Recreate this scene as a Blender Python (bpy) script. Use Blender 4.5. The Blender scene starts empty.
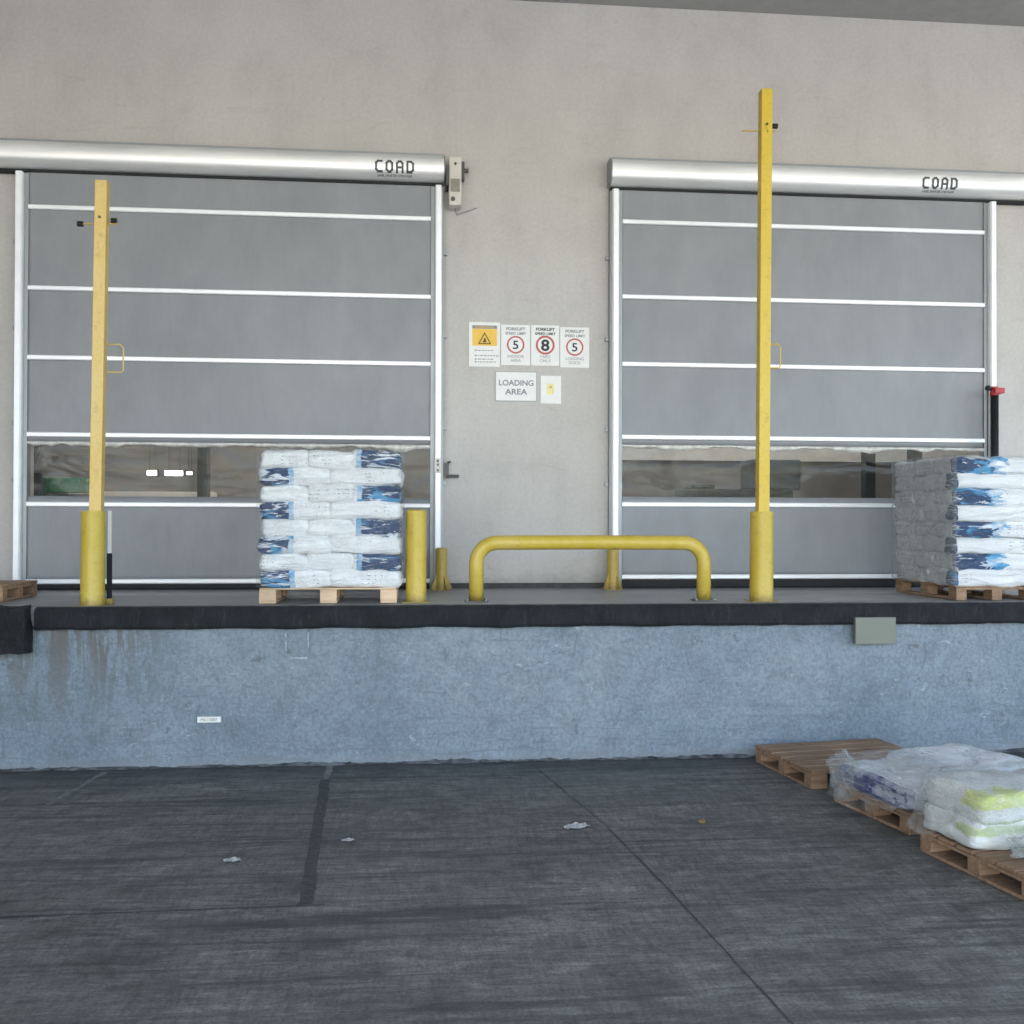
import bpy, bmesh, math, random
from mathutils import Vector, Matrix, noise
random.seed(7)
R = math.radians
scene = bpy.context.scene
COL = scene.collection

# ------------------------------------------------------------------ camera
CAM = Vector((0, -10.92, 2.10))
psi, pit, roll = 0.09260834, 0.00795636, 0.0029882
def _cam(x, y, z):
    c, s = math.cos(roll), math.sin(roll); x, z = c*x - s*z, s*x + c*z
    c, s = math.cos(pit), math.sin(pit);   y, z = c*y - s*z, s*y + c*z
    c, s = math.cos(psi), math.sin(psi);   x, y = c*x + s*y, -s*x + c*y
    return Vector((x, y, z))
cd = bpy.data.cameras.new('camera'); cam = bpy.data.objects.new('camera', cd); COL.objects.link(cam)
r_, u_, f_ = _cam(1,0,0), _cam(0,0,1), _cam(0,1,0)
m = Matrix((r_, u_, -f_)).transposed().to_4x4(); m.translation = CAM
cam.matrix_world = m
cd.sensor_width = 36; cd.lens = 1000/1024*36; cd.clip_end = 2000; cd.clip_start = .05
scene.camera = cam

# ------------------------------------------------------------------ sky, sun, exposure
SUN_EL, SUN_AZ = R(46), R(198)      # azimuth clockwise from +Y: behind the camera, a little left
w = bpy.data.worlds.new("World"); scene.world = w; w.use_nodes = True
nt = w.node_tree; bg = nt.nodes['Background']
sky = nt.nodes.new('ShaderNodeTexSky'); sky.sky_type = 'NISHITA'; sky.sun_disc = False
sky.sun_elevation = SUN_EL; sky.sun_rotation = SUN_AZ
nt.links.new(sky.outputs[0], bg.inputs[0]); bg.inputs[1].default_value = .15
sd = bpy.data.lights.new('sun', 'SUN'); sd.energy = 4.0; sd.angle = R(.5); sd.color = (1, .95, .87)
so = bpy.data.objects.new('sun', sd); COL.objects.link(so); so.location = (0, -30, 30)
sdir = Vector((math.sin(SUN_AZ)*math.cos(SUN_EL), math.cos(SUN_AZ)*math.cos(SUN_EL), math.sin(SUN_EL)))
so.rotation_euler = sdir.to_track_quat('Z', 'Y').to_euler()
vs = scene.view_settings
vs.view_transform = 'Standard'; vs.look = 'None'; vs.gamma = 1; vs.exposure = 2.33; vs.use_curve_mapping = False
scene.cycles.max_bounces = 8; scene.cycles.diffuse_bounces = 5; scene.cycles.transparent_max_bounces = 16

# ------------------------------------------------------------------ materials
class NT:
    """tiny node helper"""
    def __init__(s, name):
        s.m = bpy.data.materials.new(name); s.m.use_nodes = True
        s.t = s.m.node_tree; s.b = s.t.nodes['Principled BSDF']; s.out = s.t.nodes['Material Output']
        s.tc = s.t.nodes.new('ShaderNodeTexCoord')
    def n(s, typ, **k):
        nd = s.t.nodes.new(typ)
        for a, b in k.items(): setattr(nd, a, b)
        return nd
    def l(s, a, b): s.t.links.new(a, b)
    def map(s, scale=(1,1,1), loc=(0,0,0), rot=(0,0,0), src=None):
        mp = s.n('ShaderNodeMapping'); s.l(src or s.tc.outputs['Object'], mp.inputs[0])
        mp.inputs['Scale'].default_value = scale; mp.inputs['Location'].default_value = loc; mp.inputs['Rotation'].default_value = rot
        return mp.outputs[0]
    def noise(s, scale, detail=5, rough=.55, vec=None, dist=0):
        nd = s.n('ShaderNodeTexNoise'); nd.inputs['Scale'].default_value = scale; nd.inputs['Detail'].default_value = detail
        nd.inputs['Roughness'].default_value = rough; nd.inputs['Distortion'].default_value = dist
        s.l(vec or s.tc.outputs['Object'], nd.inputs['Vector']); return nd.outputs['Fac']
    def ramp(s, fac, stops, interp='LINEAR'):
        r = s.n('ShaderNodeValToRGB'); e = r.color_ramp.elements; r.color_ramp.interpolation = interp
        while len(e) < len(stops): e.new(.5)
        for i, (p, c) in enumerate(stops):
            e[i].position = p; e[i].color = (c, c, c, 1) if not isinstance(c, tuple) else (*c, 1)
        s.l(fac, r.inputs[0]); return r.outputs[0]
    def mix(s, fac, a, b, mode='MIX'):
        mx = s.n('ShaderNodeMix', data_type='RGBA', blend_type=mode)
        for sock, v in ((mx.inputs[0], fac), (mx.inputs[6], a), (mx.inputs[7], b)):
            if isinstance(v, (int, float)): sock.default_value = v
            elif isinstance(v, tuple): sock.default_value = (*v, 1)
            else: s.l(v, sock)
        return mx.outputs[2]
    def math(s, op, a, b=0, clamp=False):
        mn = s.n('ShaderNodeMath', operation=op, use_clamp=clamp)
        for sock, v in ((mn.inputs[0], a), (mn.inputs[1], b)):
            if isinstance(v, (int, float)): sock.default_value = v
            else: s.l(v, sock)
        return mn.outputs[0]
    def sep(s, vec=None):
        sp = s.n('ShaderNodeSeparateXYZ'); s.l(vec or s.tc.outputs['Object'], sp.inputs[0]); return sp.outputs
    def bump(s, h, strength=.3, dist=.01, sock=None):
        b = s.n('ShaderNodeBump'); b.inputs['Strength'].default_value = strength; b.inputs['Distance'].default_value = dist
        s.l(h, b.inputs['Height']); s.l(b.outputs[0], sock or s.b.inputs['Normal']); return b.outputs[0]
    def col(s, c):
        if isinstance(c, tuple): s.b.inputs['Base Color'].default_value = (*c, 1)
        else: s.l(c, s.b.inputs['Base Color'])
    def rough(s, v):
        if isinstance(v, (int, float)): s.b.inputs['Roughness'].default_value = v
        else: s.l(v, s.b.inputs['Roughness'])

def simple(name, c, rough=.6, metal=0, var=.15, scale=6, bump=0, vscale=(1,1,1)):
    k = NT(name)
    n_ = k.noise(scale, 6, .6, k.map(vscale))
    f = k.ramp(n_, [(.3, 1-var), (.7, 1+var*.6)])
    k.col(k.mix(1.0, c, f, 'MULTIPLY')); k.rough(rough); k.b.inputs['Metallic'].default_value = metal
    if bump: k.bump(n_, bump, .01)
    return k.m

def emis(name, c, st):
    k = NT(name); k.col(c); k.b.inputs['Emission Color'].default_value = (*c, 1); k.b.inputs['Emission Strength'].default_value = st
    return k.m

def make_wall():
    k = NT('painted_plaster')
    big = k.noise(.35, 4, .5); mid = k.noise(1.7, 8, .62, k.map((1,1,.7))); fine = k.noise(26, 6, .6)
    c = k.ramp(big, [(.3, (.468,.446,.420)), (.7, (.525,.505,.480))])
    c = k.mix(1, c, k.ramp(mid, [(.3, .90), (.5, 1.0), (.7, 1.05)]), 'MULTIPLY')
    c = k.mix(1, c, k.ramp(fine, [(.38, .955), (.62, 1.03)]), 'MULTIPLY')
    sp = k.noise(13, 9, .8, k.map((1,1,.8), loc=(3,3,8)), .5)
    c = k.mix(k.ramp(sp, [(.635, 0.0), (.66, .4)]), c, (.27,.25,.23))
    # thin hand-trowel smears and dirt scuffs
    sm = k.noise(3.2, 8, .7, k.map((.5,1,1.6), rot=(0,.35,0)), 1.2)
    c = k.mix(k.ramp(sm, [(.58, 0.0), (.68, .25)]), c, (.33,.30,.27))
    # faint vertical drip streaks
    dr = k.noise(5, 5, .6, k.map((3,1,.14)))
    c = k.mix(k.ramp(dr, [(.58, 0.0), (.75, .22)]), c, (.36,.345,.32))
    # grime rising from the platform floor, dusty cement lower zone
    z = k.sep()[2]
    g = k.math('ADD', z, k.math('MULTIPLY', k.noise(3.2, 7, .65), .5))
    mr = k.n('ShaderNodeMapRange'); k.l(g, mr.inputs[0]); mr.inputs[1].default_value = .30; mr.inputs[2].default_value = .42; mr.inputs[3].default_value = 1; mr.inputs[4].default_value = 0
    c = k.mix(k.math('MULTIPLY', mr.outputs[0], .35), c, (.22,.22,.22))
    cr = k.n('ShaderNodeTexVoronoi', feature='DISTANCE_TO_EDGE'); cr.inputs['Scale'].default_value = .42
    k.l(k.map((1,1,.8), src=k.tc.outputs['Object']), cr.inputs['Vector'])
    # mask hairline cracks with noise
    hm = k.math('MULTIPLY', k.ramp(cr.outputs['Distance'], [(0, 1.0), (.006, 0.0)]), k.ramp(mid, [(.52, 0.0), (.6, .5)]))
    k.col(c); k.rough(.75); k.b.inputs['Specular IOR Level'].default_value = .3
    k.bump(k.math('ADD', k.math('MULTIPLY', mid, 1.5), k.math('MULTIPLY', fine, .25)), .35, .012)
    return k.m

def make_dock():
    k = NT('weathered_blue_paint')
    big = k.noise(.9, 6, .6); mid = k.noise(5, 9, .68); fine = k.noise(34, 6, .65)
    c = k.ramp(big, [(.3, (.130,.172,.210)), (.5, (.172,.219,.262)), (.72, (.215,.262,.297))])
    c = k.mix(1, c, k.ramp(mid, [(.36, .86), (.5, 1.0), (.64, 1.08)]), 'MULTIPLY')
    c = k.mix(1, c, k.ramp(fine, [(.38, .82), (.62, 1.13)]), 'MULTIPLY')
    # scuffs and scratches
    for sc, st, rot, amt in ((9, (1,1,.35), .5, .55), (7, (.3,1,1.8), -.1, .5), (16, (1,1,.5), -.7, .5)):
        s_ = k.noise(sc, 7, .75, k.map(st, rot=(0,rot,0), loc=(sc,0,sc)), 1.4)
        c = k.mix(k.ramp(s_, [(.585, 0.0), (.64, amt)]), c, (.09,.115,.145))
    s2 = k.noise(11, 8, .8, k.map((.7,1,1), rot=(0,.9,0), loc=(3,0,7)), 1.5)
    c = k.mix(k.ramp(s2, [(.60, 0.0), (.64, .4)]), c, (.55,.60,.63))
    # chips showing dark concrete
    ch = k.noise(4.2, 9, .72, k.map(loc=(9,2,4)))
    c = k.mix(k.ramp(k.noise(19, 7, .75, k.map(loc=(2,8,1))), [(.655, 0.0), (.675, .8)]), c, (.08,.095,.11))
    lo = k.n('ShaderNodeMapRange'); k.l(k.sep()[2], lo.inputs[0]); lo.inputs[1].default_value = .75; lo.inputs[2].default_value = .15
    scr = k.noise(8, 8, .75, k.map((.16,1,2.6), loc=(1,1,5)), .6)
    c = k.mix(k.math('MULTIPLY', k.ramp(scr, [(.54, 0.0), (.60, .55)]), lo.outputs[0]), c, (.11,.135,.165))
    c = k.mix(k.ramp(ch, [(.625, 0.0), (.65, .8)]), c, (.10,.115,.13))
    x, y, z = k.sep()
    # brown run-off stains under the bumper, a cluster at the left end
    st = k.noise(5.0, 8, .7, k.map((1.5,1,.22)), .5)
    topm = k.n('ShaderNodeMapRange'); k.l(k.math('ADD', z, k.math('MULTIPLY', k.noise(2.5, 3, .5, k.map((2,1,.1))), .9)), topm.inputs[0])
    topm.inputs[1].default_value = .75; topm.inputs[2].default_value = 1.55
    lf = k.n('ShaderNodeMapRange'); k.l(x, lf.inputs[0]); lf.inputs[1].default_value = -2.0; lf.inputs[2].default_value = -2.6; lf.inputs[3].default_value = .06; lf.inputs[4].default_value = 1
    stain = k.math('MULTIPLY', k.math('MULTIPLY', k.ramp(st, [(.47, 0.0), (.54, 1.0)]), topm.outputs[0]), lf.outputs[0])
    c = k.mix(k.math('MULTIPLY', stain, .9), c, (.105,.098,.088))
        # thin splash of dirt along the ground and a pale lime edge
    g = k.math('ADD', z, k.math('MULTIPLY', k.noise(5, 7, .7), .22))
    mr = k.n('ShaderNodeMapRange'); k.l(g, mr.inputs[0]); mr.inputs[1].default_value = .13; mr.inputs[2].default_value = .2; mr.inputs[3].default_value = 1; mr.inputs[4].default_value = 0
    c = k.mix(k.math('MULTIPLY', mr.outputs[0], .7), c, (.17,.19,.21))
    # formwork joints
    for jx in (-.35, 2.46, 5.1):
        j = k.math('ABSOLUTE', k.math('SUBTRACT', k.math('ADD', x, k.math('MULTIPLY', k.noise(3, 4), .05)), jx+.025))
        c = k.mix(k.ramp(j, [(0, .38), (.012, 0.0)]), c, (.15,.18,.21))
    k.col(c); k.rough(.62)
    k.bump(k.math('ADD', k.math('MULTIPLY', mid, 1.2), k.math('MULTIPLY', fine, .3)), .5, .012)
    return k.m

def make_ground():
    k = NT('worn_brushed_concrete')
    big = k.noise(.35, 5, .6); mid = k.noise(2.2, 8, .66, k.map((.55,1,1)))
    st1 = k.noise(8, 9, .72, k.map((.40,1,1), rot=(0,0,.03)), .8)
    st2 = k.noise(30, 7, .75, k.map((.16,1,1), rot=(0,0,-.02)), .4)
    st3 = k.noise(22, 7, .75, k.map((1,.2,1), rot=(0,0,.25)), .4)
    fine = k.noise(55, 6, .75)
    c = k.ramp(big, [(.35, (.120,.125,.121)), (.65, (.158,.163,.158))])
    c = k.mix(1, c, k.ramp(mid, [(.36, .76), (.5, 1.0), (.64, 1.2)]), 'MULTIPLY')
    c = k.mix(1, c, k.ramp(st1, [(.38, .77), (.5, 1.0), (.62, 1.27)]), 'MULTIPLY')
    c = k.mix(1, c, k.ramp(st2, [(.38, .80), (.5, 1.0), (.62, 1.25)]), 'MULTIPLY')
    c = k.mix(1, c, k.ramp(st3, [(.40, .82), (.5, 1.0), (.60, 1.15)]), 'MULTIPLY')
    c = k.mix(1, c, k.ramp(fine, [(.38, .72), (.62, 1.25)]), 'MULTIPLY')
    # pale scraped flecks
    fl = k.noise(7, 9, .78, k.map((.35,1.6,1), loc=(4,1,0)), 1)
    c = k.mix(k.ramp(fl, [(.60, 0.0), (.66, .55)]), c, (.26,.28,.285))
    # dark diagonal tyre scrubs
    for rot, sc, loc in ((.95, 2.4, 0), (-.5, 1.8, 5), (1.25, 3.1, 2)):
        t = k.noise(sc, 5, .6, k.map((.12,2.2,1), rot=(0,0,rot), loc=(loc,loc,0)), .3)
        c = k.mix(k.ramp(t, [(.57, 0.0), (.64, .5)]), c, (.045,.05,.054))
    # fine straight scratches in two directions
    for rot, loc in ((.98, 3), (1.12, 6), (-.75, 9), (.05, 12)):
        t = k.noise(2.0, 3, .5, k.map((.10,5.5,1), rot=(0,0,rot), loc=(loc,loc*2,0)))
        d_ = k.math('ABSOLUTE', k.math('SUBTRACT', t, .5)); mk = k.ramp(k.noise(.9, 3, .5, k.map(loc=(loc,0,loc))), [(.47, 0.0), (.56, 1.0)])
        c = k.mix(k.math('MULTIPLY', k.ramp(d_, [(0, .45), (.006, 0.0)]), mk), c, (.045,.05,.053))
    # oil blotches
    ob = k.noise(1.3, 6, .6, k.map(loc=(8,3,0)))
    c = k.mix(k.ramp(ob, [(.58, 0.0), (.70, .5)]), c, (.035,.038,.042))
    # darker towards the foot of the dock
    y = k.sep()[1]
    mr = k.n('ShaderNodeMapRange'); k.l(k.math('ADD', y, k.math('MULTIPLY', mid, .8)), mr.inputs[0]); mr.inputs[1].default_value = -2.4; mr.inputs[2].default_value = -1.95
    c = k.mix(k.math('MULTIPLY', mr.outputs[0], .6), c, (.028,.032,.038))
    k.col(c); k.rough(k.ramp(mid, [(.4, .55), (.6, .8)]))
    k.b.inputs['Specular IOR Level'].default_value = .4
    k.bump(k.math('ADD', k.math('ADD', st1, k.math('MULTIPLY', st2, .5)), k.math('MULTIPLY', fine, .2)), .5, .008)
    return k.m

def make_yellow(name='chipped_yellow_paint', base=(.50,.36,.030), pale=(.57,.43,.09)):
    k = NT(name)
    n1 = k.noise(3.5, 6, .6, k.map((1,1,.35))); n2 = k.noise(15, 8, .7); n3 = k.noise(40, 4, .6)
    c = k.ramp(n1, [(.35, base), (.68, pale)])
    c = k.mix(1, c, k.ramp(n3, [(.3, .93), (.7, 1.05)]), 'MULTIPLY')
    c = k.mix(k.ramp(n2, [(.56, 0.0), (.66, .4)]), c, (.32,.21,.05))
    n4 = k.noise(9, 9, .75, k.map(loc=(5,5,5)))
    c = k.mix(k.ramp(n4, [(.645, 0.0), (.66, .85)]), c, (.10,.065,.035))
    ss = k.noise(14, 7, .75, k.map((.35,.35,2.2), loc=(2,2,8)), .6)
    c = k.mix(k.ramp(ss, [(.62, 0.0), (.66, .45)]), c, (.16,.12,.05))
    z = k.sep()[2]
    # scuffs gather round the foot
    mr = k.n('ShaderNodeMapRange'); k.l(k.math('ADD', z, k.math('MULTIPLY', n2, .22)), mr.inputs[0]); mr.inputs[1].default_value = .13; mr.inputs[2].default_value = .2; mr.inputs[3].default_value = 1; mr.inputs[4].default_value = 0
    c = k.mix(k.math('MULTIPLY', mr.outputs[0], .6), c, (.13,.09,.03))
    k.col(c); k.rough(.42); k.bump(n2, .15, .004)
    return k.m

def make_alu(name, c=(.78,.79,.80), rough=.32, metal=.85):
    k = NT(name)
    n1 = k.noise(5, 6, .6, k.map((.25,1,1)))
    k.col(k.mix(1, c, k.ramp(n1, [(.3, .93), (.7, 1.03)]), 'MULTIPLY')); k.rough(k.ramp(n1, [(.3, rough-.05), (.7, rough+.1)]))
    k.b.inputs['Metallic'].default_value = metal
    return k.m

def make_fabric():
    k = NT('grey_door_fabric')
    n1 = k.noise(1.1, 5, .55); n2 = k.noise(5, 6, .6, k.map((1,1,.4))); n3 = k.noise(160, 2, .5)
    c = k.ramp(n1, [(.3, (.225,.235,.25)), (.7, (.265,.275,.29))])
    c = k.mix(1, c, k.ramp(n2, [(.3, .93), (.7, 1.05)]), 'MULTIPLY')
    sc = k.noise(6, 8, .8, k.map((1,1,.3), rot=(0,.3,0)), 1)
    c = k.mix(k.ramp(sc, [(.66, 0.0), (.72, .18)]), c, (.42,.43,.44))
    k.col(c); k.rough(.5); k.bump(k.math('ADD', k.math('MULTIPLY', n2, 2.5), k.math('MULTIPLY', n3, .1)), .3, .01)
    return k.m

def make_vinyl():
    k = NT('clear_vinyl')
    tr = k.n('ShaderNodeBsdfTransparent'); tr.inputs[0].default_value = (.88,.88,.87,1)
    gl = k.n('ShaderNodeBsdfGlossy'); gl.inputs['Roughness'].default_value = .12
    df = k.n('ShaderNodeBsdfDiffuse'); df.inputs[0].default_value = (.5,.5,.48,1)
    wv = k.noise(2.2, 2, .45, k.map((1,1,2.5)), 1.2)
    bp = k.bump(k.math('ADD', wv, k.math('MULTIPLY', k.noise(9, 3, .5, k.map((.5,1,1.5)), 1.0), .12)), .4, .03, gl.inputs['Normal'])
    fr = k.n('ShaderNodeFresnel'); fr.inputs[0].default_value = 1.45; k.l(bp, fr.inputs['Normal'])
    m1 = k.n('ShaderNodeMixShader'); k.l(k.math('ADD', k.math('MULTIPLY', fr.outputs[0], .55), .0), m1.inputs[0]); k.l(tr.outputs[0], m1.inputs[1]); k.l(gl.outputs[0], m1.inputs[2])
    m2 = k.n('ShaderNodeMixShader'); sc = k.noise(8, 8, .75, k.map((.5,1,1.5)), 1)
    lr = k.n('ShaderNodeMapRange'); k.l(k.sep()[0], lr.inputs[0]); lr.inputs[1].default_value = -.6; lr.inputs[2].default_value = -1.9
    k.l(k.math('ADD', k.ramp(sc, [(.5, .01), (.62, .07)]), k.math('MULTIPLY', lr.outputs[0], k.ramp(wv, [(.42, .0), (.6, .12)]))), m2.inputs[0]); k.l(m1.outputs[0], m2.inputs[1]); k.l(df.outputs[0], m2.inputs[2])
    k.l(m2.outputs[0], k.out.inputs[0])
    return k.m

def make_film(name='stretch_film', lo=.06, hi=.42, scale=7, tint=(.85,.88,.9), vs_=(1,1,1), side=None):
    k = NT(name)
    tr = k.n('ShaderNodeBsdfTransparent'); tr.inputs[0].default_value = (.96,.97,.97,1)
    gl = k.n('ShaderNodeBsdfGlossy'); gl.inputs['Roughness'].default_value = .16
    df = k.n('ShaderNodeBsdfDiffuse'); df.inputs[0].default_value = (*tint,1)
    n1 = k.noise(scale, 8, .7, k.map(vs_, rot=(.3,.5,.2)), 2.2)
    k.bump(n1, 1.0, .08, gl.inputs['Normal'])
    m1 = k.n('ShaderNodeMixShader'); m1.inputs[0].default_value = .5; k.l(df.outputs[0], m1.inputs[1]); k.l(gl.outputs[0], m1.inputs[2])
    m2 = k.n('ShaderNodeMixShader'); k.l(k.ramp(n1, [(.30, lo), (.455, lo), (.475, hi*.8), (.49, lo*1.1), (.53, lo), (.555, hi), (.575, lo*1.3), (.64, lo*1.6), (.66, hi), (.70, lo*2)]), m2.inputs[0])
    if side is not None:  # keeps the tint to one side, as that side's painted shade
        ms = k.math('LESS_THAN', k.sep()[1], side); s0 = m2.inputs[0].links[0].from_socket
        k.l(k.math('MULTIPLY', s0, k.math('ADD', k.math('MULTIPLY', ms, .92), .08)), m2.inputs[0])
    k.l(tr.outputs[0], m2.inputs[1]); k.l(m1.outputs[0], m2.inputs[2]); k.l(m2.outputs[0], k.out.inputs[0])
    return k.m

def make_bag(name, mode, L, navy=(.012,.045,.13), cyan=(.06,.34,.62), body=(.90,.905,.91)):
    """printed plastic sack.  mode: 'plain', 'left', 'right', 'end', 'all'  - where the blue printed panel sits along local x"""
    k = NT(name)
    x, y, z = k.sep()
    info = k.n('ShaderNodeObjectInfo')
    off = k.math('MULTIPLY', info.outputs['Random'], 40)
    cv = k.n('ShaderNodeCombineXYZ')
    for i in range(3): k.l(off, cv.inputs[i])
    va = k.n('ShaderNodeVectorMath', operation='ADD'); k.l(k.tc.outputs['Object'], va.inputs[0]); k.l(cv.outputs[0], va.inputs[1])
    v = va.outputs[0]
    fold = k.noise(6, 6, .65, k.map((.6,.6,3.0), src=v), 1.2)
    cr = k.noise(22, 6, .7, k.map((.6,.8,1.6), src=v), 1.0)
    c = k.ramp(k.noise(3, 4, .5, v), [(.3, tuple(a*.93 for a in body)), (.7, body)])
    # small grey print, in rows
    zz = k.math('FRACT', k.math('MULTIPLY', z, 30)); row = k.math('GREATER_THAN', zz, .74)
    tx = k.math('GREATER_THAN', k.noise(55, 3, .7, k.map((1,1,.02), src=v)), .52)
    if mode in ('top',): 
        zz = k.math('FRACT', k.math('MULTIPLY', x, 14)); row = k.math('GREATER_THAN', zz, .72)
        tx = k.math('GREATER_THAN', k.noise(40, 3, .7, k.map((.02,1,1), src=v)), .5)
    blk = k.math('GREATER_THAN', k.noise(4.5, 2, .5, k.map((1,1,.9), src=v)), .60)
    side = k.math('LESS_THAN', k.math('ABSOLUTE', z), .042)
    txt = k.math('MULTIPLY', k.math('MULTIPLY', row, tx), k.math('MULTIPLY', blk, side if mode != 'top' else 1.0))
    c = k.mix(k.math('MULTIPLY', txt, .65), c, (.10,.13,.2))
    if mode != 'plain' and mode != 'none':
        wob = k.math('MULTIPLY', k.math('SUBTRACT', fold, .5), .04)
        xx = k.math('ADD', x, wob)
        if mode == 'left':  d = k.math('SUBTRACT', -L*.02, xx)
        elif mode == 'right': d = k.math('SUBTRACT', xx, L*.12)
        elif mode == 'end': d = k.math('ADD', xx, L*.42)
        elif mode == 'top': d = k.math('SUBTRACT', -.262, xx)
        elif mode == 'front':       # panel on the +x face, starting at the local -y corner
            d = k.math('MINIMUM', k.math('SUBTRACT', x, .165), k.math('SUBTRACT', k.math('ADD', .05, k.math('MULTIPLY', k.math('SUBTRACT', fold, .5), .9)), y))
            d = k.math('MINIMUM', d, k.math('ADD', y, .44))
        elif mode == 'corner': d = k.math('MINIMUM', k.math('SUBTRACT', xx, .17), k.math('SUBTRACT', -.372, y))
        else: d = k.math('ADD', k.math('MULTIPLY', xx, 0), 1)
        inb = k.math('GREATER_THAN', d, 0); dn = k.math('GREATER_THAN', k.math('ADD', d, k.math('MULTIPLY', k.math('SUBTRACT', cr, .5), .05)), .045)
        if mode == 'front': dn = k.math('GREATER_THAN', k.math('SUBTRACT', k.math('ADD', -.08, k.math('MULTIPLY', k.math('SUBTRACT', fold, .5), .8)), y), 0)
        if mode == 'corner': dn = 1.0
        inn = k.math('MULTIPLY', inb, dn)
        soft = k.ramp(k.noise(7, 4, .6, k.map((.7,.7,2), src=v, loc=(1,7,3))), [(.40, .35), (.6, 1.0)])
        c = k.mix(k.math('MULTIPLY', inb, soft), c, cyan); c = k.mix(inn, c, navy)
        # white film glare painted across the panel, then patches of cyan print
        if mode == 'top': inn = k.math('MULTIPLY', inn, .25)
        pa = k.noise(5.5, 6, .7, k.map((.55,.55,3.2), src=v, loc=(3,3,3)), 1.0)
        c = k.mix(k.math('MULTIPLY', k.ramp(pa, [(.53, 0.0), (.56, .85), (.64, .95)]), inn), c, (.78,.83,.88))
        pb = k.noise(4, 5, .6, k.map((.8,.8,2.4), src=v, loc=(9,1,2)), .6)
        c = k.mix(k.math('MULTIPLY', k.ramp(pb, [(.55, 0.0), (.62, .8)]), inn), c, cyan)
    k.col(c); k.rough(.27); k.b.inputs['Specular IOR Level'].default_value = .8
    k.bump(k.math('ADD', fold, k.math('MULTIPLY', cr, .25)), .9, .04)
    return k.m

def make_wood(name, a=(.19,.11,.062), b=(.37,.245,.155)):
    k = NT(name)
    info = k.n('ShaderNodeObjectInfo')
    g = k.noise(12, 6, .65, k.map((.12,1.6,1.6)), 1.5); m_ = k.noise(2.5, 5, .6)
    c = k.ramp(g, [(.3, a), (.7, b)])
    c = k.mix(1, c, k.ramp(m_, [(.3, .72), (.7, 1.15)]), 'MULTIPLY')
    d = k.noise(6, 8, .75, k.map(loc=(4,4,1)))
    c = k.mix(k.ramp(d, [(.58, 0.0), (.74, .6)]), c, (.10,.075,.055))
    k.col(c); k.rough(.8); k.bump(g, .4, .004)
    return k.m

def make_rubber():
    k = NT('worn_black_rubber')
    n1 = k.noise(4, 8, .7); n2 = k.noise(20, 8, .75, k.map((1.4,1,.35)))
    c = k.ramp(n1, [(.3, (.008,.009,.011)), (.7, (.022,.024,.028))])
    c = k.mix(k.ramp(n2, [(.52, 0.0), (.66, .35)]), c, (.06,.064,.07))
    k.col(c); k.rough(.8); k.b.inputs['Specular IOR Level'].default_value = .3; k.bump(k.math('ADD', n1, n2), .9, .02)
    return k.m

def make_platform():
    k = NT('smooth_platform_screed')
    n1 = k.noise(1.4, 7, .62, k.map((.5,1,1))); n2 = k.noise(12, 6, .7, k.map((.3,1,1)))
    c = k.ramp(n1, [(.3, (.22,.225,.23)), (.7, (.34,.345,.35))])
    c = k.mix(1, c, k.ramp(n2, [(.3, .8), (.7, 1.2)]), 'MULTIPLY')
    k.col(c); k.rough(.4); k.bump(n2, .2, .004)
    return k.m

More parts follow.
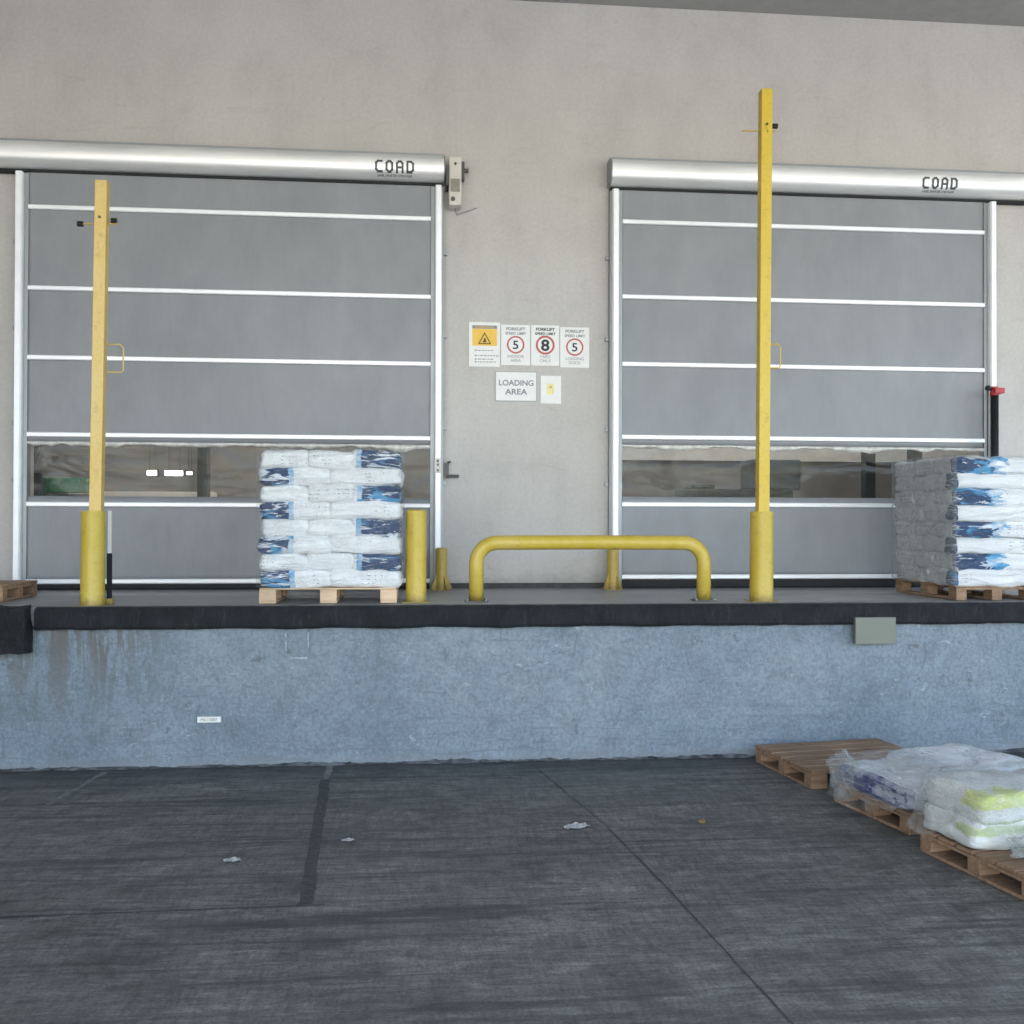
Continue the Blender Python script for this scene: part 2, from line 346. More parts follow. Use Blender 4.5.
M = dict(
    wall=make_wall(), dock=make_dock(), ground=make_ground(), yellow=make_yellow(),
    yellow_pale=make_yellow('sun_faded_yellow_paint', (.62,.43,.10), (.68,.50,.19)),
    yellow_dirty=make_yellow('grimy_yellow_paint', (.42,.30,.05), (.52,.38,.10)),
    yellow_strong=make_yellow('fresh_yellow_paint', (.60,.41,.02), (.64,.46,.06)),
    alu=make_alu('satin_aluminium', (.90,.90,.89), .48, .6), alu_white=make_alu('bright_aluminium', (.92,.93,.95), .35, .15),
    alu_dark=make_alu('dull_aluminium', (.30,.32,.33), .45, .6),
    fabric=make_fabric(), vinyl=make_vinyl(), rubber=make_rubber(), platform=make_platform(),
    wood=make_wood('worn_pallet_wood'), wood_new=make_wood('pale_pallet_wood', (.55,.38,.24), (.72,.55,.38)),
    black=simple('black_seal', (.006,.007,.009), .7, 0, .3),
    concrete=simple('yard_concrete', (.42,.41,.39), .85, 0, .25, 2.5, .3),
    roof=simple('canopy_sheet', (.36,.36,.35), .6, 0, .1),
    offwhite=simple('offwhite_enamel', (.62,.59,.52), .45, 0, .1),
    label_grey=simple('printed_label', (.25,.25,.20), .6, 0, .3, 60),
    white=simple('white_sign_paint', (.76,.76,.74), .45, 0, .05, 12),
    ink=simple('black_ink', (.03,.03,.035), .6, 0, .1),
    ink_soft=simple('faded_ink', (.24,.24,.26), .6, 0, .1),
    logo=simple('dark_logo_paint', (.07,.08,.09), .5, 0, .1),
    red=simple('red_ring_paint', (.50,.10,.10), .5, 0, .1),
    signyellow=simple('sign_yellow', (.80,.50,.07), .5, 0, .08),
    paleyellow=simple('pale_yellow_ink', (.80,.74,.33), .6, 0, .2, 30),
    steel=simple('dark_steel', (.10,.10,.10), .5, .6, .2),
    wallin=simple('interior_wall', (.24,.235,.225), .85, 0, .2, 1.2),
    creamin=simple('interior_cream', (.82,.80,.75), .7, 0, .08),
    floorin=simple('interior_floor', (.22,.21,.20), .4, 0, .15),
    darkin=simple('interior_dark_plastic', (.03,.05,.055), .5, 0, .2),
    green=simple('green_plastic', (.03,.28,.12), .45, 0, .15),
    lamp=emis('lit_lamp', (1,.98,.86), 3), fill_lamp=emis('fill_lamp_glow', (1,.97,.93), 34),
    film=make_film('stretch_film', .02, .25, 4, (.93,.94,.95)), film_sheet=make_film('clear_plastic_sheet', .03, .55, 6, (.85,.87,.89)), film_thick=make_film('crumpled_plastic', .10, .85, 7, (.70,.72,.71)),
    film_shade=make_film('shade_grey_stretch_film', .34, .70, 7, (.31,.33,.355), (1,1,1.3), -.405),  # shade of the stack's left side put into the film colour
    hem=simple('creased_highlight_hem', (.62,.61,.57), .25, 0, .3, 14, .5),
    paper=simple('dirty_paper', (.36,.37,.37), .8, 0, .4, 30),
    leaf=simple('dry_leaf', (.30,.20,.08), .8, 0, .3, 20),
    seam=simple('dark_joint_sealant', (.062,.067,.070), .75, 0, .5, 30, .3),
    seam_light=simple('pale_mortar_joint', (.19,.20,.20), .85, 0, .4, 14),
    redplastic=simple('red_plastic', (.45,.03,.035), .4, 0, .1),
    plate=simple('grey_green_plate', (.185,.20,.165), .7, 0, .04),
    chalk=simple('chalk', (.34,.39,.44), .9, 0, .5, 40),
)

# ------------------------------------------------------------------ mesh helpers
def obj(name, bm, mat, parent=None, smooth=False, local=False, bevel=0):
    """one mesh object; geometry is given in world space unless local"""
    if parent is not None and not local:
        bmesh.ops.translate(bm, verts=bm.verts, vec=-Vector(parent['_base']))
    bmesh.ops.recalc_face_normals(bm, faces=bm.faces)
    me = bpy.data.meshes.new(name); bm.to_mesh(me); bm.free()
    me.materials.append(mat)
    if smooth:
        for p in me.polygons: p.use_smooth = True
    o = bpy.data.objects.new(name, me); COL.objects.link(o); o.parent = parent
    if parent is not None: o['_base'] = tuple(parent['_base'])
    if bevel:
        b = o.modifiers.new('bevel', 'BEVEL'); b.width = bevel; b.segments = 2; b.limit_method = 'ANGLE'; b.angle_limit = R(40)
    return o
def tag(o, label, cat, group=None, kind=None):
    if label: o['label'] = label
    if cat: o['category'] = cat
    if group: o['group'] = group
    if kind: o['kind'] = kind
    return o
def thing(name, label, cat, loc=(0,0,0), group=None, rotz=0):
    o = bpy.data.objects.new(name, None); COL.objects.link(o); o.location = loc; o.rotation_euler = (0,0,rotz)
    o['_base'] = loc
    return tag(o, label, cat, group)
def solo(name, bm, mat, label, cat, base, group=None, **k):
    """a thing that is one mesh, origin at its base"""
    bmesh.ops.translate(bm, verts=bm.verts, vec=-Vector(base))
    o = obj(name, bm, mat, None, **k); o.location = base
    return tag(o, label, cat, group)
def B(): return bmesh.new()
def box(bm, x0, x1, y0, y1, z0, z1, mat4=None):
    r = bmesh.ops.create_cube(bm, size=1)
    vs_ = r['verts']
    for v in vs_:
        v.co = Vector(((x0+x1)/2 + v.co.x*(x1-x0), (y0+y1)/2 + v.co.y*(y1-y0), (z0+z1)/2 + v.co.z*(z1-z0)))
        if mat4: v.co = mat4 @ v.co
    return bm
def cyl(bm, p0, p1, r0, r1=None, seg=24, cap=True):
    p0, p1 = Vector(p0), Vector(p1); d = p1-p0
    q = d.to_track_quat('Z', 'Y').to_matrix().to_4x4(); q.translation = (p0+p1)/2
    bmesh.ops.create_cone(bm, cap_ends=cap, segments=seg, radius1=r0, radius2=r0 if r1 is None else r1, depth=d.length, matrix=q)
    return bm
def tube(bm, pts, r, seg=16, closed=False):
    pts = [Vector(p) for p in pts]; rings = []
    n = len(pts)
    up = None
    for i, p in enumerate(pts):
        a = pts[i-1] if (i > 0 or closed) else p; b = pts[(i+1) % n] if (i < n-1 or closed) else p
        t = (b-a).normalized()
        if up is None: up = t.orthogonal().normalized()
        up = (up - t*up.dot(t)).normalized(); s = t.cross(up)
        rings.append([bm.verts.new(p + (up*math.cos(2*math.pi*k/seg) + s*math.sin(2*math.pi*k/seg))*r) for k in range(seg)])
    for i in range(n if closed else n-1):
        A, C = rings[i], rings[(i+1) % n]
        for k in range(seg): bm.faces.new((A[k], A[(k+1)%seg], C[(k+1)%seg], C[k]))
    if not closed: bm.faces.new(rings[0][::-1]); bm.faces.new(rings[-1])
    return bm
def prism(bm, poly, axis, a, b):
    """extrude a 2-D polygon: axis 'x' -> poly is (y,z); 'y' -> (x,z); 'z' -> (x,y)"""
    def P(u, v, t): return {'x': (t,u,v), 'y': (u,t,v), 'z': (u,v,t)}[axis]
    A = [bm.verts.new(P(u,v,a)) for u, v in poly]; C = [bm.verts.new(P(u,v,b)) for u, v in poly]
    bm.faces.new(A[::-1]); bm.faces.new(C)
    n = len(poly)
    for i in range(n): bm.faces.new((A[i], A[(i+1)%n], C[(i+1)%n], C[i]))
    return bm
def text_bm(s, size, x, y, z, align='CENTER', depth=.0015, sx=1.0, bold=0.0):
    """lettering standing in the XZ plane facing -Y, baseline at z"""
    cu = bpy.data.curves.new('t', 'FONT'); cu.body = s; cu.size = size; cu.align_x = align; cu.extrude = depth; cu.offset = bold
    o = bpy.data.objects.new('t', cu); COL.objects.link(o)
    bpy.context.view_layer.update()
    me = bpy.data.meshes.new_from_object(o.evaluated_get(bpy.context.evaluated_depsgraph_get()))
    bm = bmesh.new(); bm.from_mesh(me)
    for v in bm.verts: v.co = Vector((x + v.co.x*sx, y - v.co.z, z + v.co.y))
    bpy.data.objects.remove(o); bpy.data.meshes.remove(me); bpy.data.curves.remove(cu)
    return bm
def join(a, b):
    me = bpy.data.meshes.new('j'); b.to_mesh(me); b.free(); a.from_mesh(me); bpy.data.meshes.remove(me); return a

# ------------------------------------------------------------------ the setting
PZ = 1.355          # platform height
g = B(); bmesh.ops.create_grid(g, x_segments=2, y_segments=2, size=400)
go = obj('ground', g, M['ground']); go['kind'] = 'structure'
y_ = B(); box(y_, -120, 120, -140, -13.2, -.02, .004)
yo = obj('yard_paving', y_, M['concrete']); yo['kind'] = 'structure'

# ground joints and patched strips (a few mm thick)
def ribbon(pts, w, z=.004, jit=.0):
    bm = B(); prev = None
    P = []
    for i in range(len(pts)-1):
        a, b = Vector(pts[i]), Vector(pts[i+1]); n = max(2, int((b-a).length/.06))
        for k in range(n): P.append(a.lerp(b, k/n))
    P.append(Vector(pts[-1]))
    for i, p in enumerate(P):
        t = (P[min(i+1, len(P)-1)] - P[max(i-1, 0)]).normalized(); s = Vector((-t.y, t.x))
        j1, j2 = (noise.noise(Vector((p.x*9, p.y*9, 1)))*jit, noise.noise(Vector((p.x*9, p.y*9, 7)))*jit)
        a = bm.verts.new((p.x + s.x*(w/2+j1), p.y + s.y*(w/2+j1), z)); b = bm.verts.new((p.x - s.x*(w/2+j2), p.y - s.y*(w/2+j2), z))
        if prev: bm.faces.new((prev[0], a, b, prev[1]))
        prev = (a, b)
    return bm
def mark(name, bm, mat): o = obj(name, bm, mat); o['kind'] = 'structure'; return o
mark('ground_joint', ribbon([(-.745,-2.75), (-.61,-5.38)], .075, .004, .012), M['seam'])
mark('ground_joint', ribbon([(-.74,-2.28), (-.745,-2.72)], .06, .0045, .03), M['seam_light'])
mark('ground_joint', ribbon([(-2.58,-2.34), (-2.70,-3.3)], .05, .004, .03), M['seam_light'])
mark('ground_joint', ribbon([(1.0,-2.5), (1.283,-4.1), (1.42,-5.3), (1.539,-6.645), (1.62,-7.6)], .009, .004, .006), M['seam'])
mark('ground_joint', ribbon([(-2.2,-5.42), (-1.2,-5.40), (-.5,-5.39)], .012, .004, .008), M['seam'])

# warehouse: wall with two door openings, interior shell, canopy
bld = thing('warehouse_building', 'pale plastered warehouse wall with two roller door openings under a flat canopy', 'warehouse', (0,0,PZ))
wb = B(); T = .24
openL, openR = (-4.12, .14, 5.75), (2.19, 6.47, 5.82)
for x0, x1, z0, z1 in ((-14,-4.12,0,8.4), (-4.12,.14,5.75,8.4), (.14,2.19,0,8.4), (2.19,6.47,5.82,8.4), (6.47,16,0,8.4), (-4.12,.14,0,PZ-.02), (2.19,6.47,0,PZ-.02)):
    box(wb, x0, x1, 0, T, z0, z1)
obj('wall', wb, M['wall'], bld)
kb = B()
for x0, x1 in ((.27,2.03), (6.66,16), (-14,-4.28)):
    n = 24; ring = []
    box(kb, x0, x1, -.035, -.002, PZ, PZ+.055)
obj('skirting', kb, simple('dark_dirt_skirting', (.06,.062,.065), .8, 0, .4, 12), bld)
cb = B(); box(cb, -14, 16, -17.5, -.005, 7.82, 8.1)
for yy in (-3.5, -8, -12.5, -17.2): box(cb, -14, 16, yy-.1, yy+.1, 7.62 if yy < -3.6 else 7.7, 7.815)
obj('canopy', cb, M['roof'], bld)
swb = B(); box(swb, -10.2, -10.0, -17.5, 0, 0, 7.8)  # unseen wall added to hold back light from the left
obj('added_side_wall', swb, M['wall'], bld)
ib = B()
box(ib, -10, 14, 9.0, 9.2, PZ, 8.4); box(ib, -10.2, -10, T, 9.2, PZ, 8.4); box(ib, 14, 14.2, T, 9.2, PZ, 8.4); box(ib, -10.2, 14.2, T, 9.2, 8.405, 8.5)
obj('interior_wall', ib, M['wallin'], bld)
ib = B(); box(ib, 2.6, 13.9, 8.93, 8.985, 3.32, 3.86); obj('interior_window_band', ib, M['creamin'], bld)  # cream colour stands in for the row of bright far windows
ib = B(); box(ib, -10, 14, T, 9.0, PZ-.05, PZ); obj('interior_floor', ib, M['floorin'], bld)
for x0, x1, y0 in ((-3.22,-3.07,4.0), (7.17,7.33,4.6), (7.95,8.12,4.6)):
    ib = B(); box(ib, x0, x1, y0, y0+.18, PZ, 8.40); obj('interior_column', ib, M['darkin'], bld)
ib = B(); box(ib, -6.6, -3.9, 8.6, 8.95, 2.40, 2.62); obj('interior_pipe_duct', ib, M['creamin'], bld, bevel=.03)

# interior things seen through the vinyl windows, and unseen fill lamps
def lamp(x, y, z, w, label, h=.09):
    t = thing('hanging_lamp', label, 'lamp', (x,y,z-.06), 'lit lamps inside the warehouse')
    b = B(); box(b, x-w/2-.02, x+w/2+.02, y+.002, y+.10, z-h/2-.02, z+h/2+.02); obj('housing', b, M['steel'], t)
    b = B(); box(b, x-w/2, x+w/2, y-.02, y, z-h/2, z+h/2); obj('diffuser', b, M['lamp'], t, bevel=.01)
    b = B(); cyl(b, (x-w*.3,y+.05,z+.06), (x-w*.3,y+.05,8.38), .006, seg=6); cyl(b, (x+w*.3,y+.05,z+.06), (x+w*.3,y+.05,8.38), .006, seg=6); obj('cable', b, M['steel'], t)
lamp(-4.87, 7.9, 2.94, .17, 'small lit lamp seen through the left door window, leftmost of three')
lamp(-4.48, 7.9, 2.94, .32, 'longest lit lamp seen through the left door window, between two shorter ones')
lamp(-4.20, 7.9, 2.94, .10, 'tiny lit lamp seen through the left door window beside the dark column', .05)
for i, (x, y) in enumerate(((-5,3), (-1,6.4), (3.4,3.2), (7.4,6.4))):  # lamps above the view, added to brighten the room behind the windows
    t = thing('added_fill_lamp', 'unseen fill lamp added high inside, ' + ('nearer, behind the left door','farther, behind the left door','nearer, behind the right door','farther, behind the right door')[i], 'lamp', (x,y,8.40), 'added fill lamps inside the warehouse')
    b = B(); box(b, x-.7, x+.7, y-.12, y+.12, 8.33, 8.40); obj('housing', b, M['steel'], t)
    b = B(); box(b, x-.66, x+.66, y-.1, y+.1, 8.31, 8.328); obj('diffuser', b, M['fill_lamp'], t)
t = thing('plastic_crate_stack', 'green plastic crates behind the left end of the left door window', 'crates', (-5.1,4.2,PZ))
for k in range(5):
    b = B()
    z0 = PZ+.24*k+.16; box(b, -5.42, -4.78, 4.0, 4.4, z0, z0+.22)
    for q in range(5): box(b, -5.42+.13*q+.01, -5.40+.13*q+.01, 3.98, 4.0, z0, z0+.22)
    obj('crate', b, M['green'] if k == 4 else M['darkin'], t, bevel=.01)
b = B(); box(b, 4.35, 6.2, 5.2, 5.9, PZ, 2.62); box(b, 5.5, 6.35, 5.25, 5.85, 2.62, 3.12); box(b, 4.5, 4.9, 5.3, 5.8, 2.62, 2.7)
solo('packing_machine', b, M['darkin'], 'dark bulky machine seen through the right door window', 'machine', (5.3,5.5,PZ), bevel=.03)
b = B(); box(b, -6.4, -5.3, 3.7, 3.9, PZ, 2.75); prism(b, [(-5.9,2.5), (-5.55,2.5), (-5.3,3.25), (-5.6,3.25)], 'y', 3.72, 3.86)
solo('storage_rack', b, M['darkin'], 'dark rack behind the far left end of the left door window', 'rack', (-5.8,3.8,PZ), bevel=.02)

# loading dock
dock = thing('loading_dock', 'raised concrete loading dock with blue grey painted face and black rubber edge', 'loading dock', (0,-1,0))
b = B()
NX, NZ = 260, 12
grid = [[None]*(NZ+1) for _ in range(NX+1)]
for i in range(NX+1):
    for j in range(NZ+1):
        x = -14 + 30*i/NX; z = 1.175*j/NZ
        yy = -2.215 + .012*noise.noise(Vector((x*1.1, 3, z*1.7))) + .006*noise.noise(Vector((x*5, 9, z*5)))
        if j == 0: yy -= .012 + .018*abs(noise.noise(Vector((x*4, 1, 1))))
        grid[i][j] = b.verts.new((x, yy, z))
for i in range(NX):
    for j in range(NZ): b.faces.new((grid[i][j], grid[i+1][j], grid[i+1][j+1], grid[i][j+1]))
obj('retaining_wall', b, M['dock'], dock, smooth=True)
b = B(); prev = None
for i in range(0, 1000):
    x = -6 + 14*i/1000; n1 = noise.noise(Vector((x*1.7, 5, 0))); n2 = noise.noise(Vector((x*11, 2, 0))); n3 = noise.noise(Vector((x*30, 7, 0)))
    h = max(.004, .016 + .022*n1 + .016*n2 + .008*n3); wdt = max(.02, .045 + .04*n1 + .03*n2)
    cur = [b.verts.new((x, -2.20, h)), b.verts.new((x, -2.235-h*.3, h)), b.verts.new((x, -2.235-wdt, .0045))]
    if prev:
        for q in (0, 1): b.faces.new((prev[q], cur[q], cur[q+1], prev[q+1]))
    prev = cur
obj('mortar_fillet', b, simple('crumbling_mortar', (.13,.14,.15), .9, 0, .9, 9, .5), dock)
b = B(); box(b, -14, 16, -2.18, -.005, .0, 1.19); obj('core', b, M['dock'], dock)
b = B(); box(b, -14, 16, -2.195, -.004, 1.195, PZ); obj('platform_slab', b, M['platform'], dock)
b = B(); box(b, -14, 16, -2.19, -2.14, PZ+.001, PZ+.006); obj('steel_edge', b, simple('scuffed_edge_steel', (.20,.205,.21), .6, .2, .8, 7, .2, (1,4,4)), dock)
# worn rubber edge, lumpy
b = B(); prof = [(-2.20,PZ+.004), (-2.262,PZ+.002), (-2.285,PZ-.03), (-2.283,PZ-.16), (-2.265,PZ-.185), (-2.20,PZ-.185)]
xs = [-3.18 + .06*i for i in range(0, 321)]
rings = []
for x in xs:
    n1 = noise.noise(Vector((x*2.2, 0, 0))); n2 = noise.noise(Vector((x*9, 4, 0)))
    rings.append([b.verts.new((x, y + (.010*n1+.006*n2 if i > 0 and i < 5 else 0), z + (.006*n1+.008*noise.noise(Vector((x*7, i, 0))) if i in (1,2) else (.012*n1+.008*noise.noise(Vector((x*6, i, 5))) if i > 2 else 0)))) for i, (y, z) in enumerate(prof)])
for i in range(len(rings)-1):
    for k in range(6): b.faces.new((rings[i][k], rings[i+1][k], rings[i+1][(k+1)%6], rings[i][(k+1)%6]))
b.faces.new(rings[0]); b.faces.new(rings[-1][::-1])
obj('rubber_edge', b, M['rubber'], dock, smooth=False)
b = B(); box(b, -3.95, -3.22, -2.40, -2.20, .99, 1.37)
bmesh.ops.subdivide_edges(b, edges=b.edges, cuts=6, use_grid_fill=True)
for v in b.verts:
    v.co += Vector((noise.noise(v.co*6), noise.noise(v.co*6+Vector((5,0,0))), noise.noise(v.co*6+Vector((0,7,0)))))*.035
t_ = obj('dock_buffer', b, M['rubber'], dock); t_['label'] = 'torn black rubber buffer block at the left end'

# chalk outline painted on the dock face
t = thing('chalk_outline', 'faint white chalk outline on the blue dock face below the left bag stack', 'marking', (-1.04,-2.236,.9))
for x0, x1, z0, z1 in ((-1.137,-1.122,1.09,1.13), (-1.137,-1.122,.98,1.05), (-.948,-.934,1.0,1.13), (-1.09,-.94,.905,.925)):
    b = B(); box(b, x0, x1, -2.236, -2.20, z0, z1); obj('stroke', b, M['chalk'], t)
t = thing('asset_sticker', 'small white sticker with tiny print low on the blue dock face', 'sticker', (-1.76,-2.24,.375))
b = B(); box(b, -1.862, -1.668, -2.242, -2.205, .378, .425, Matrix.Rotation(0, 4, 'Y')); obj('label_strip', b, M['white'], t)
obj('lettering', text_bm('MS-12087', .034, -1.765, -2.2435, .39), M['ink_soft'], t)
b = B(); box(b, 3.876, 4.249, -2.325, -2.28, 1.003, 1.239)
solo('blank_plate', b, M['plate'], 'plain grey green rectangular plate on the dock edge below the right door', 'plate', (4.06,-2.30,1.003), bevel=.002)

# ------------------------------------------------------------------ roller doors
def wrap(bm, nose):
    bmesh.ops.subdivide_edges(bm, edges=[e for e in bm.edges if e.calc_length() > .03], cuts=3)
    for v in bm.verts:
        for (za, ya), (zb_, yb) in zip(nose[:-1], nose[1:]):
            if zb_ <= v.co.z <= za: v.co.y += ya + (yb-ya)*(za-v.co.z)/(za-zb_); break
    return bm
def logo(bm, x0, x1, z0, z1, y, t=.021, d=.004):
    """squared four-letter logo drawn with strokes"""
    w = (x1-x0 - 3*.03)/4; h = z1-z0; s = t*.5
    def stroke(pts):
        prev = None
        for i in range(len(pts)-1):
            (ax, az), (bx, bz) = pts[i], pts[i+1]
            dx, dz = bx-ax, bz-az; L = math.hypot(dx, dz); ux, uz = dx/L*s, dz/L*s; nx, nz = -dz/L*s, dx/L*s
            prism(bm, [(ax-ux+nx, az-uz+nz), (bx+ux+nx, bz+uz+nz), (bx+ux-nx, bz+uz-nz), (ax-ux-nx, az-uz-nz)], 'y', y-d-.0001*i, y)
    a = .25*w
    for i, ch in enumerate('COAD'):
        l = x0 + i*(w+.03) + s; r = x0 + i*(w+.03) + w - s; bt, tp = z0+s, z1-s
        if ch == 'C': stroke([(r,tp), (l+a,tp), (l,tp-a), (l,bt+a), (l+a,bt), (r,bt)])
        if ch == 'O': stroke([(l+a,tp), (r-a,tp), (r,tp-a), (r,bt+a), (r-a,bt), (l+a,bt), (l,bt+a), (l,tp-a), (l+a,tp)])
        if ch == 'A': stroke([(l,bt), (l,tp-a), (l+a,tp), (r-a,tp), (r,tp-a), (r,bt)]); stroke([(l+s,(bt+tp)/2-.01), (r-s,(bt+tp)/2-.01)])
        if ch == 'D': stroke([(l,bt), (l,tp), (r-a,tp), (r,tp-a), (r,bt+a), (r-a,bt), (l,bt)])
    return bm

def roller_door(name, label, xl, xr, hx0, hx1, htop, hbot, zb, win, logo_x, motor, seed):
    """xl,xr inner edges of the guides; hx headbox extents; zb bar heights from top to bottom"""
    t = thing('roller_door', label, 'roller door', ((xl+xr)/2, 0, PZ), 'grey roller doors along the warehouse wall')
    # headbox: flat back, rounded nose, thin drip lip
    hh = (htop-hbot)/2; zc = (htop+hbot)/2
    H_ = htop-hbot
    prof = [(-.004,hbot+.015), (-.004,htop-.004), (-.20,htop-.004)]
    for fy, fz in ((.238,.05), (.256,.13), (.266,.23), (.271,.36), (.272,.48), (.270,.60), (.264,.70), (.250,.80), (.225,.88), (.19,.94), (.15,.98), (.12,1.0)): prof.append((-fy, htop-fz*H_))
    NOSE = [(z, y) for y, z in prof[2:-1]]
    b = B(); prism(b, prof, 'x', hx0+.012, hx1-.012)
    h = obj('headbox', b, M['alu'], t)
    for p in h.data.polygons: p.use_smooth = abs(p.normal.x) < .5
    mod = h.modifiers.new('edges', 'EDGE_SPLIT'); mod.split_angle = R(28)
    for xx in (hx0, hx1-.012):
        b = B(); prism(b, [(y*1.02, zc+(z-zc)*1.03) for y, z in prof], 'x', xx, xx+.0118); obj('end_plate', b, M['alu_dark'], h).parent = t
    b = B(); box(b, hx0+.02, hx1-.02, -.11, -.02, hbot-.026, hbot-.003); obj('drip_tray', b, M['black'], t)
    b = B(); box(b, hx0+.002, hx1-.002, -.195, -.006, htop-.003, htop+.026); obj('top_flange', b, M['alu_dark'], t)
    # logo
    lb = B(); logo(lb, logo_x, logo_x+.41, zc-.085, zc+.040, -.002)
    wrap(lb, NOSE); obj('logo', lb, M['logo'], t)
    tb = text_bm('SAFER, SMARTER, STRONGER', .022, logo_x+.205, -.003, zc-.112, depth=.0012, sx=1.3); wrap(tb, NOSE); obj('tagline', tb, M['logo'], t)
    # guides
    for sgn, xi in ((-1, xl), (1, xr)):
        b = B()
        box(b, *sorted((xi - sgn*.0, xi + sgn*.043)), -.10, -.003, PZ+.004, hbot-.036)
        box(b, *sorted((xi + sgn*.118, xi + sgn*.136)), -.09, -.003, PZ+.004, hbot-.036)
        lip = obj('guide_channel', b, M['alu_dark'], t)
        b = B(); x0, x1 = sorted((xi + sgn*.044, xi + sgn*.117))
        pf = [(x0,-.003), (x0,-.15), (x0+.012,-.168), (x1-.012,-.168), (x1,-.15), (x1,-.003)]
        prism(b, pf, 'z', PZ+.006, hbot-.038)
        gd = obj('side_guide', b, M['alu_white'], t)
        for zz in (5.0, 4.1, 3.1, 2.5):
            b = B(); xe = xi + sgn*.139; box(b, *sorted((xe, xe+sgn*.035)), -.045, -.005, zz-.022, zz+.022); bk = obj('bracket', b, M['alu_dark'], t)
    # curtain fabric with a gentle billow; a clear strip is left out for the window
    yc = lambda x, z: -.085 + .006*noise.noise(Vector((x*.7+seed, z*1.3, 0))) + .003*noise.noise(Vector((x*.4, z*6, seed)))
    b = B()
    def sheet(bm, z0, z1, nx=90, nz=None, yf=yc, xa=xl-.02, xb=xr+.02):
        nz = nz or max(2, int((z1-z0)/.06)); G = []
        for i in range(nx+1):
            x = xa + (xb-xa)*i/nx
            G.append([bm.verts.new((x, yf(x, z0+(z1-z0)*j/nz), z0+(z1-z0)*j/nz)) for j in range(nz+1)])
        for i in range(nx):
            for j in range(nz): bm.faces.new((G[i][j], G[i+1][j], G[i+1][j+1], G[i][j+1]))
    sheet(b, win[1]+.02, hbot+.05); sheet(b, zb[-1], win[0]-.01)
    c = obj('curtain', b, M['fabric'], t, smooth=True)
    so_ = c.modifiers.new('thick', 'SOLIDIFY'); so_.thickness = .004
    b = B(); sheet(b, win[0]-.03, win[1]+.04, 140, 14, lambda x, z: -.079 + .006*noise.noise(Vector((x*2.1+seed, z*5, 3))) + .0015*noise.noise(Vector((x*7, z*9, seed))))
    wo = obj('window_strip', b, M['vinyl'], t, smooth=True)
    # creased upper hem, reflective highlights painted in as pale colour; uneven lower outline
    b = B(); prev = None; n = 260
    for i in range(n+1):
        x = xl + (xr-xl)*i/n
        dz = .022 + .055*max(0, noise.noise(Vector((x*1.9+seed*3, 1, 1)))+.25) + .022*noise.noise(Vector((x*9, 2, seed)))
        bulge = .012*noise.noise(Vector((x*6, 8, seed)))
        cur = [b.verts.new((x, -.094, win[1]+.03)), b.verts.new((x, -.108-bulge, win[1]+.03-dz*.4)), b.verts.new((x, -.096+bulge*.6, win[1]+.02-dz))]
        if prev:
            for q in (0, 1): b.faces.new((prev[q], cur[q], cur[q+1], prev[q+1]))
        prev = cur
    he = obj('window_hem', b, M['hem'], t, smooth=True)
    so_ = he.modifiers.new('thick', 'SOLIDIFY'); so_.thickness = .002
    # stiffening bars
    for z in zb:
        b = B(); pf = [(-.096,z-.025), (-.110,z-.024), (-.118,z-.016), (-.118,z+.016), (-.110,z+.024), (-.096,z+.025)]
        prism(b, pf, 'x', xl+.002, xr-.002); obj('stiffening_bar', b, M['alu_white'], t)
    b = B(); pf = [(-.07,PZ+.003), (-.115,PZ+.003), (-.12,PZ+.02), (-.112,zb[-1]-.03), (-.075,zb[-1]-.03)]
    prism(b, pf, 'x', xl+.003, xr-.003); obj('bottom_seal', b, M['black'], t)
    if motor:
        mx = hx1+.012; h0 = hbot; hbot = h0-.085; htop -= .085
        b = B(); box(b, mx, mx+.03, -.25, -.02, hbot+.02, htop-.03); obj('motor_bracket', b, M['steel'], t)
        b = B(); box(b, mx+.032, mx+.165, -.22, -.005, hbot-.18, hbot+.34); mo = obj('motor_housing', b, M['offwhite'], t, bevel=.008)
        b = B(); box(b, mx+.048, mx+.148, -.2225, -.219, hbot-.04, hbot+.10); x_ = obj('rating_label', b, M['label_grey'], mo); x_.location = (0,0,0)
        for v in x_.data.vertices: v.co -= Vector((0,0,0))
        b = B(); cyl(b, (mx+.075,-.225,hbot-.12), (mx+.075,-.245,hbot-.12), .022, seg=14); cyl(b, (mx+.10,-.22,hbot+.26), (mx+.10,-.236,hbot+.26), .014, seg=10)
        obj('bolt', b, M['steel'], t)
        b = B(); box(b, mx+.166, mx+.20, -.16, -.05, hbot+.12, hbot+.31); cyl(b, (mx+.20,-.11,hbot+.23), (mx+.245,-.11,hbot+.23), .022, seg=12); obj('gear_cap', b, M['steel'], t)
        b = B(); tube(b, [(mx+.10,-.10,hbot-.18), (mx+.12,-.06,hbot-.24), (mx+.2,-.03,hbot-.2), (mx+.34,-.012,hbot-.14)], .006, 6); obj('cable', b, M['ink_soft'], t)
        # emergency lever and photo cell on the right guide
        b = B(); box(b, xr+.045, xr+.115, -.176, -.169, 2.60, 2.76); 
        obj('photo_cell', b, M['offwhite'], t)
        b = B(); 
        for zz in (2.73, 2.69, 2.63): box(b, xr+.07, xr+.09, -.180, -.177, zz-.012, zz+.012)
        obj('photo_cell_lens', b, M['steel'], t)
        b = B(); box(b, xr+.165, xr+.20, -.06, -.006, 2.55, 2.72); cyl(b, (xr+.18,-.07,2.575), (xr+.31,-.075,2.572), .016, seg=10); cyl(b, (xr+.185,-.065,2.72), (xr+.22,-.07,2.73), .012, seg=8)
        obj('release_lever', b, M['steel'], t)
    return t
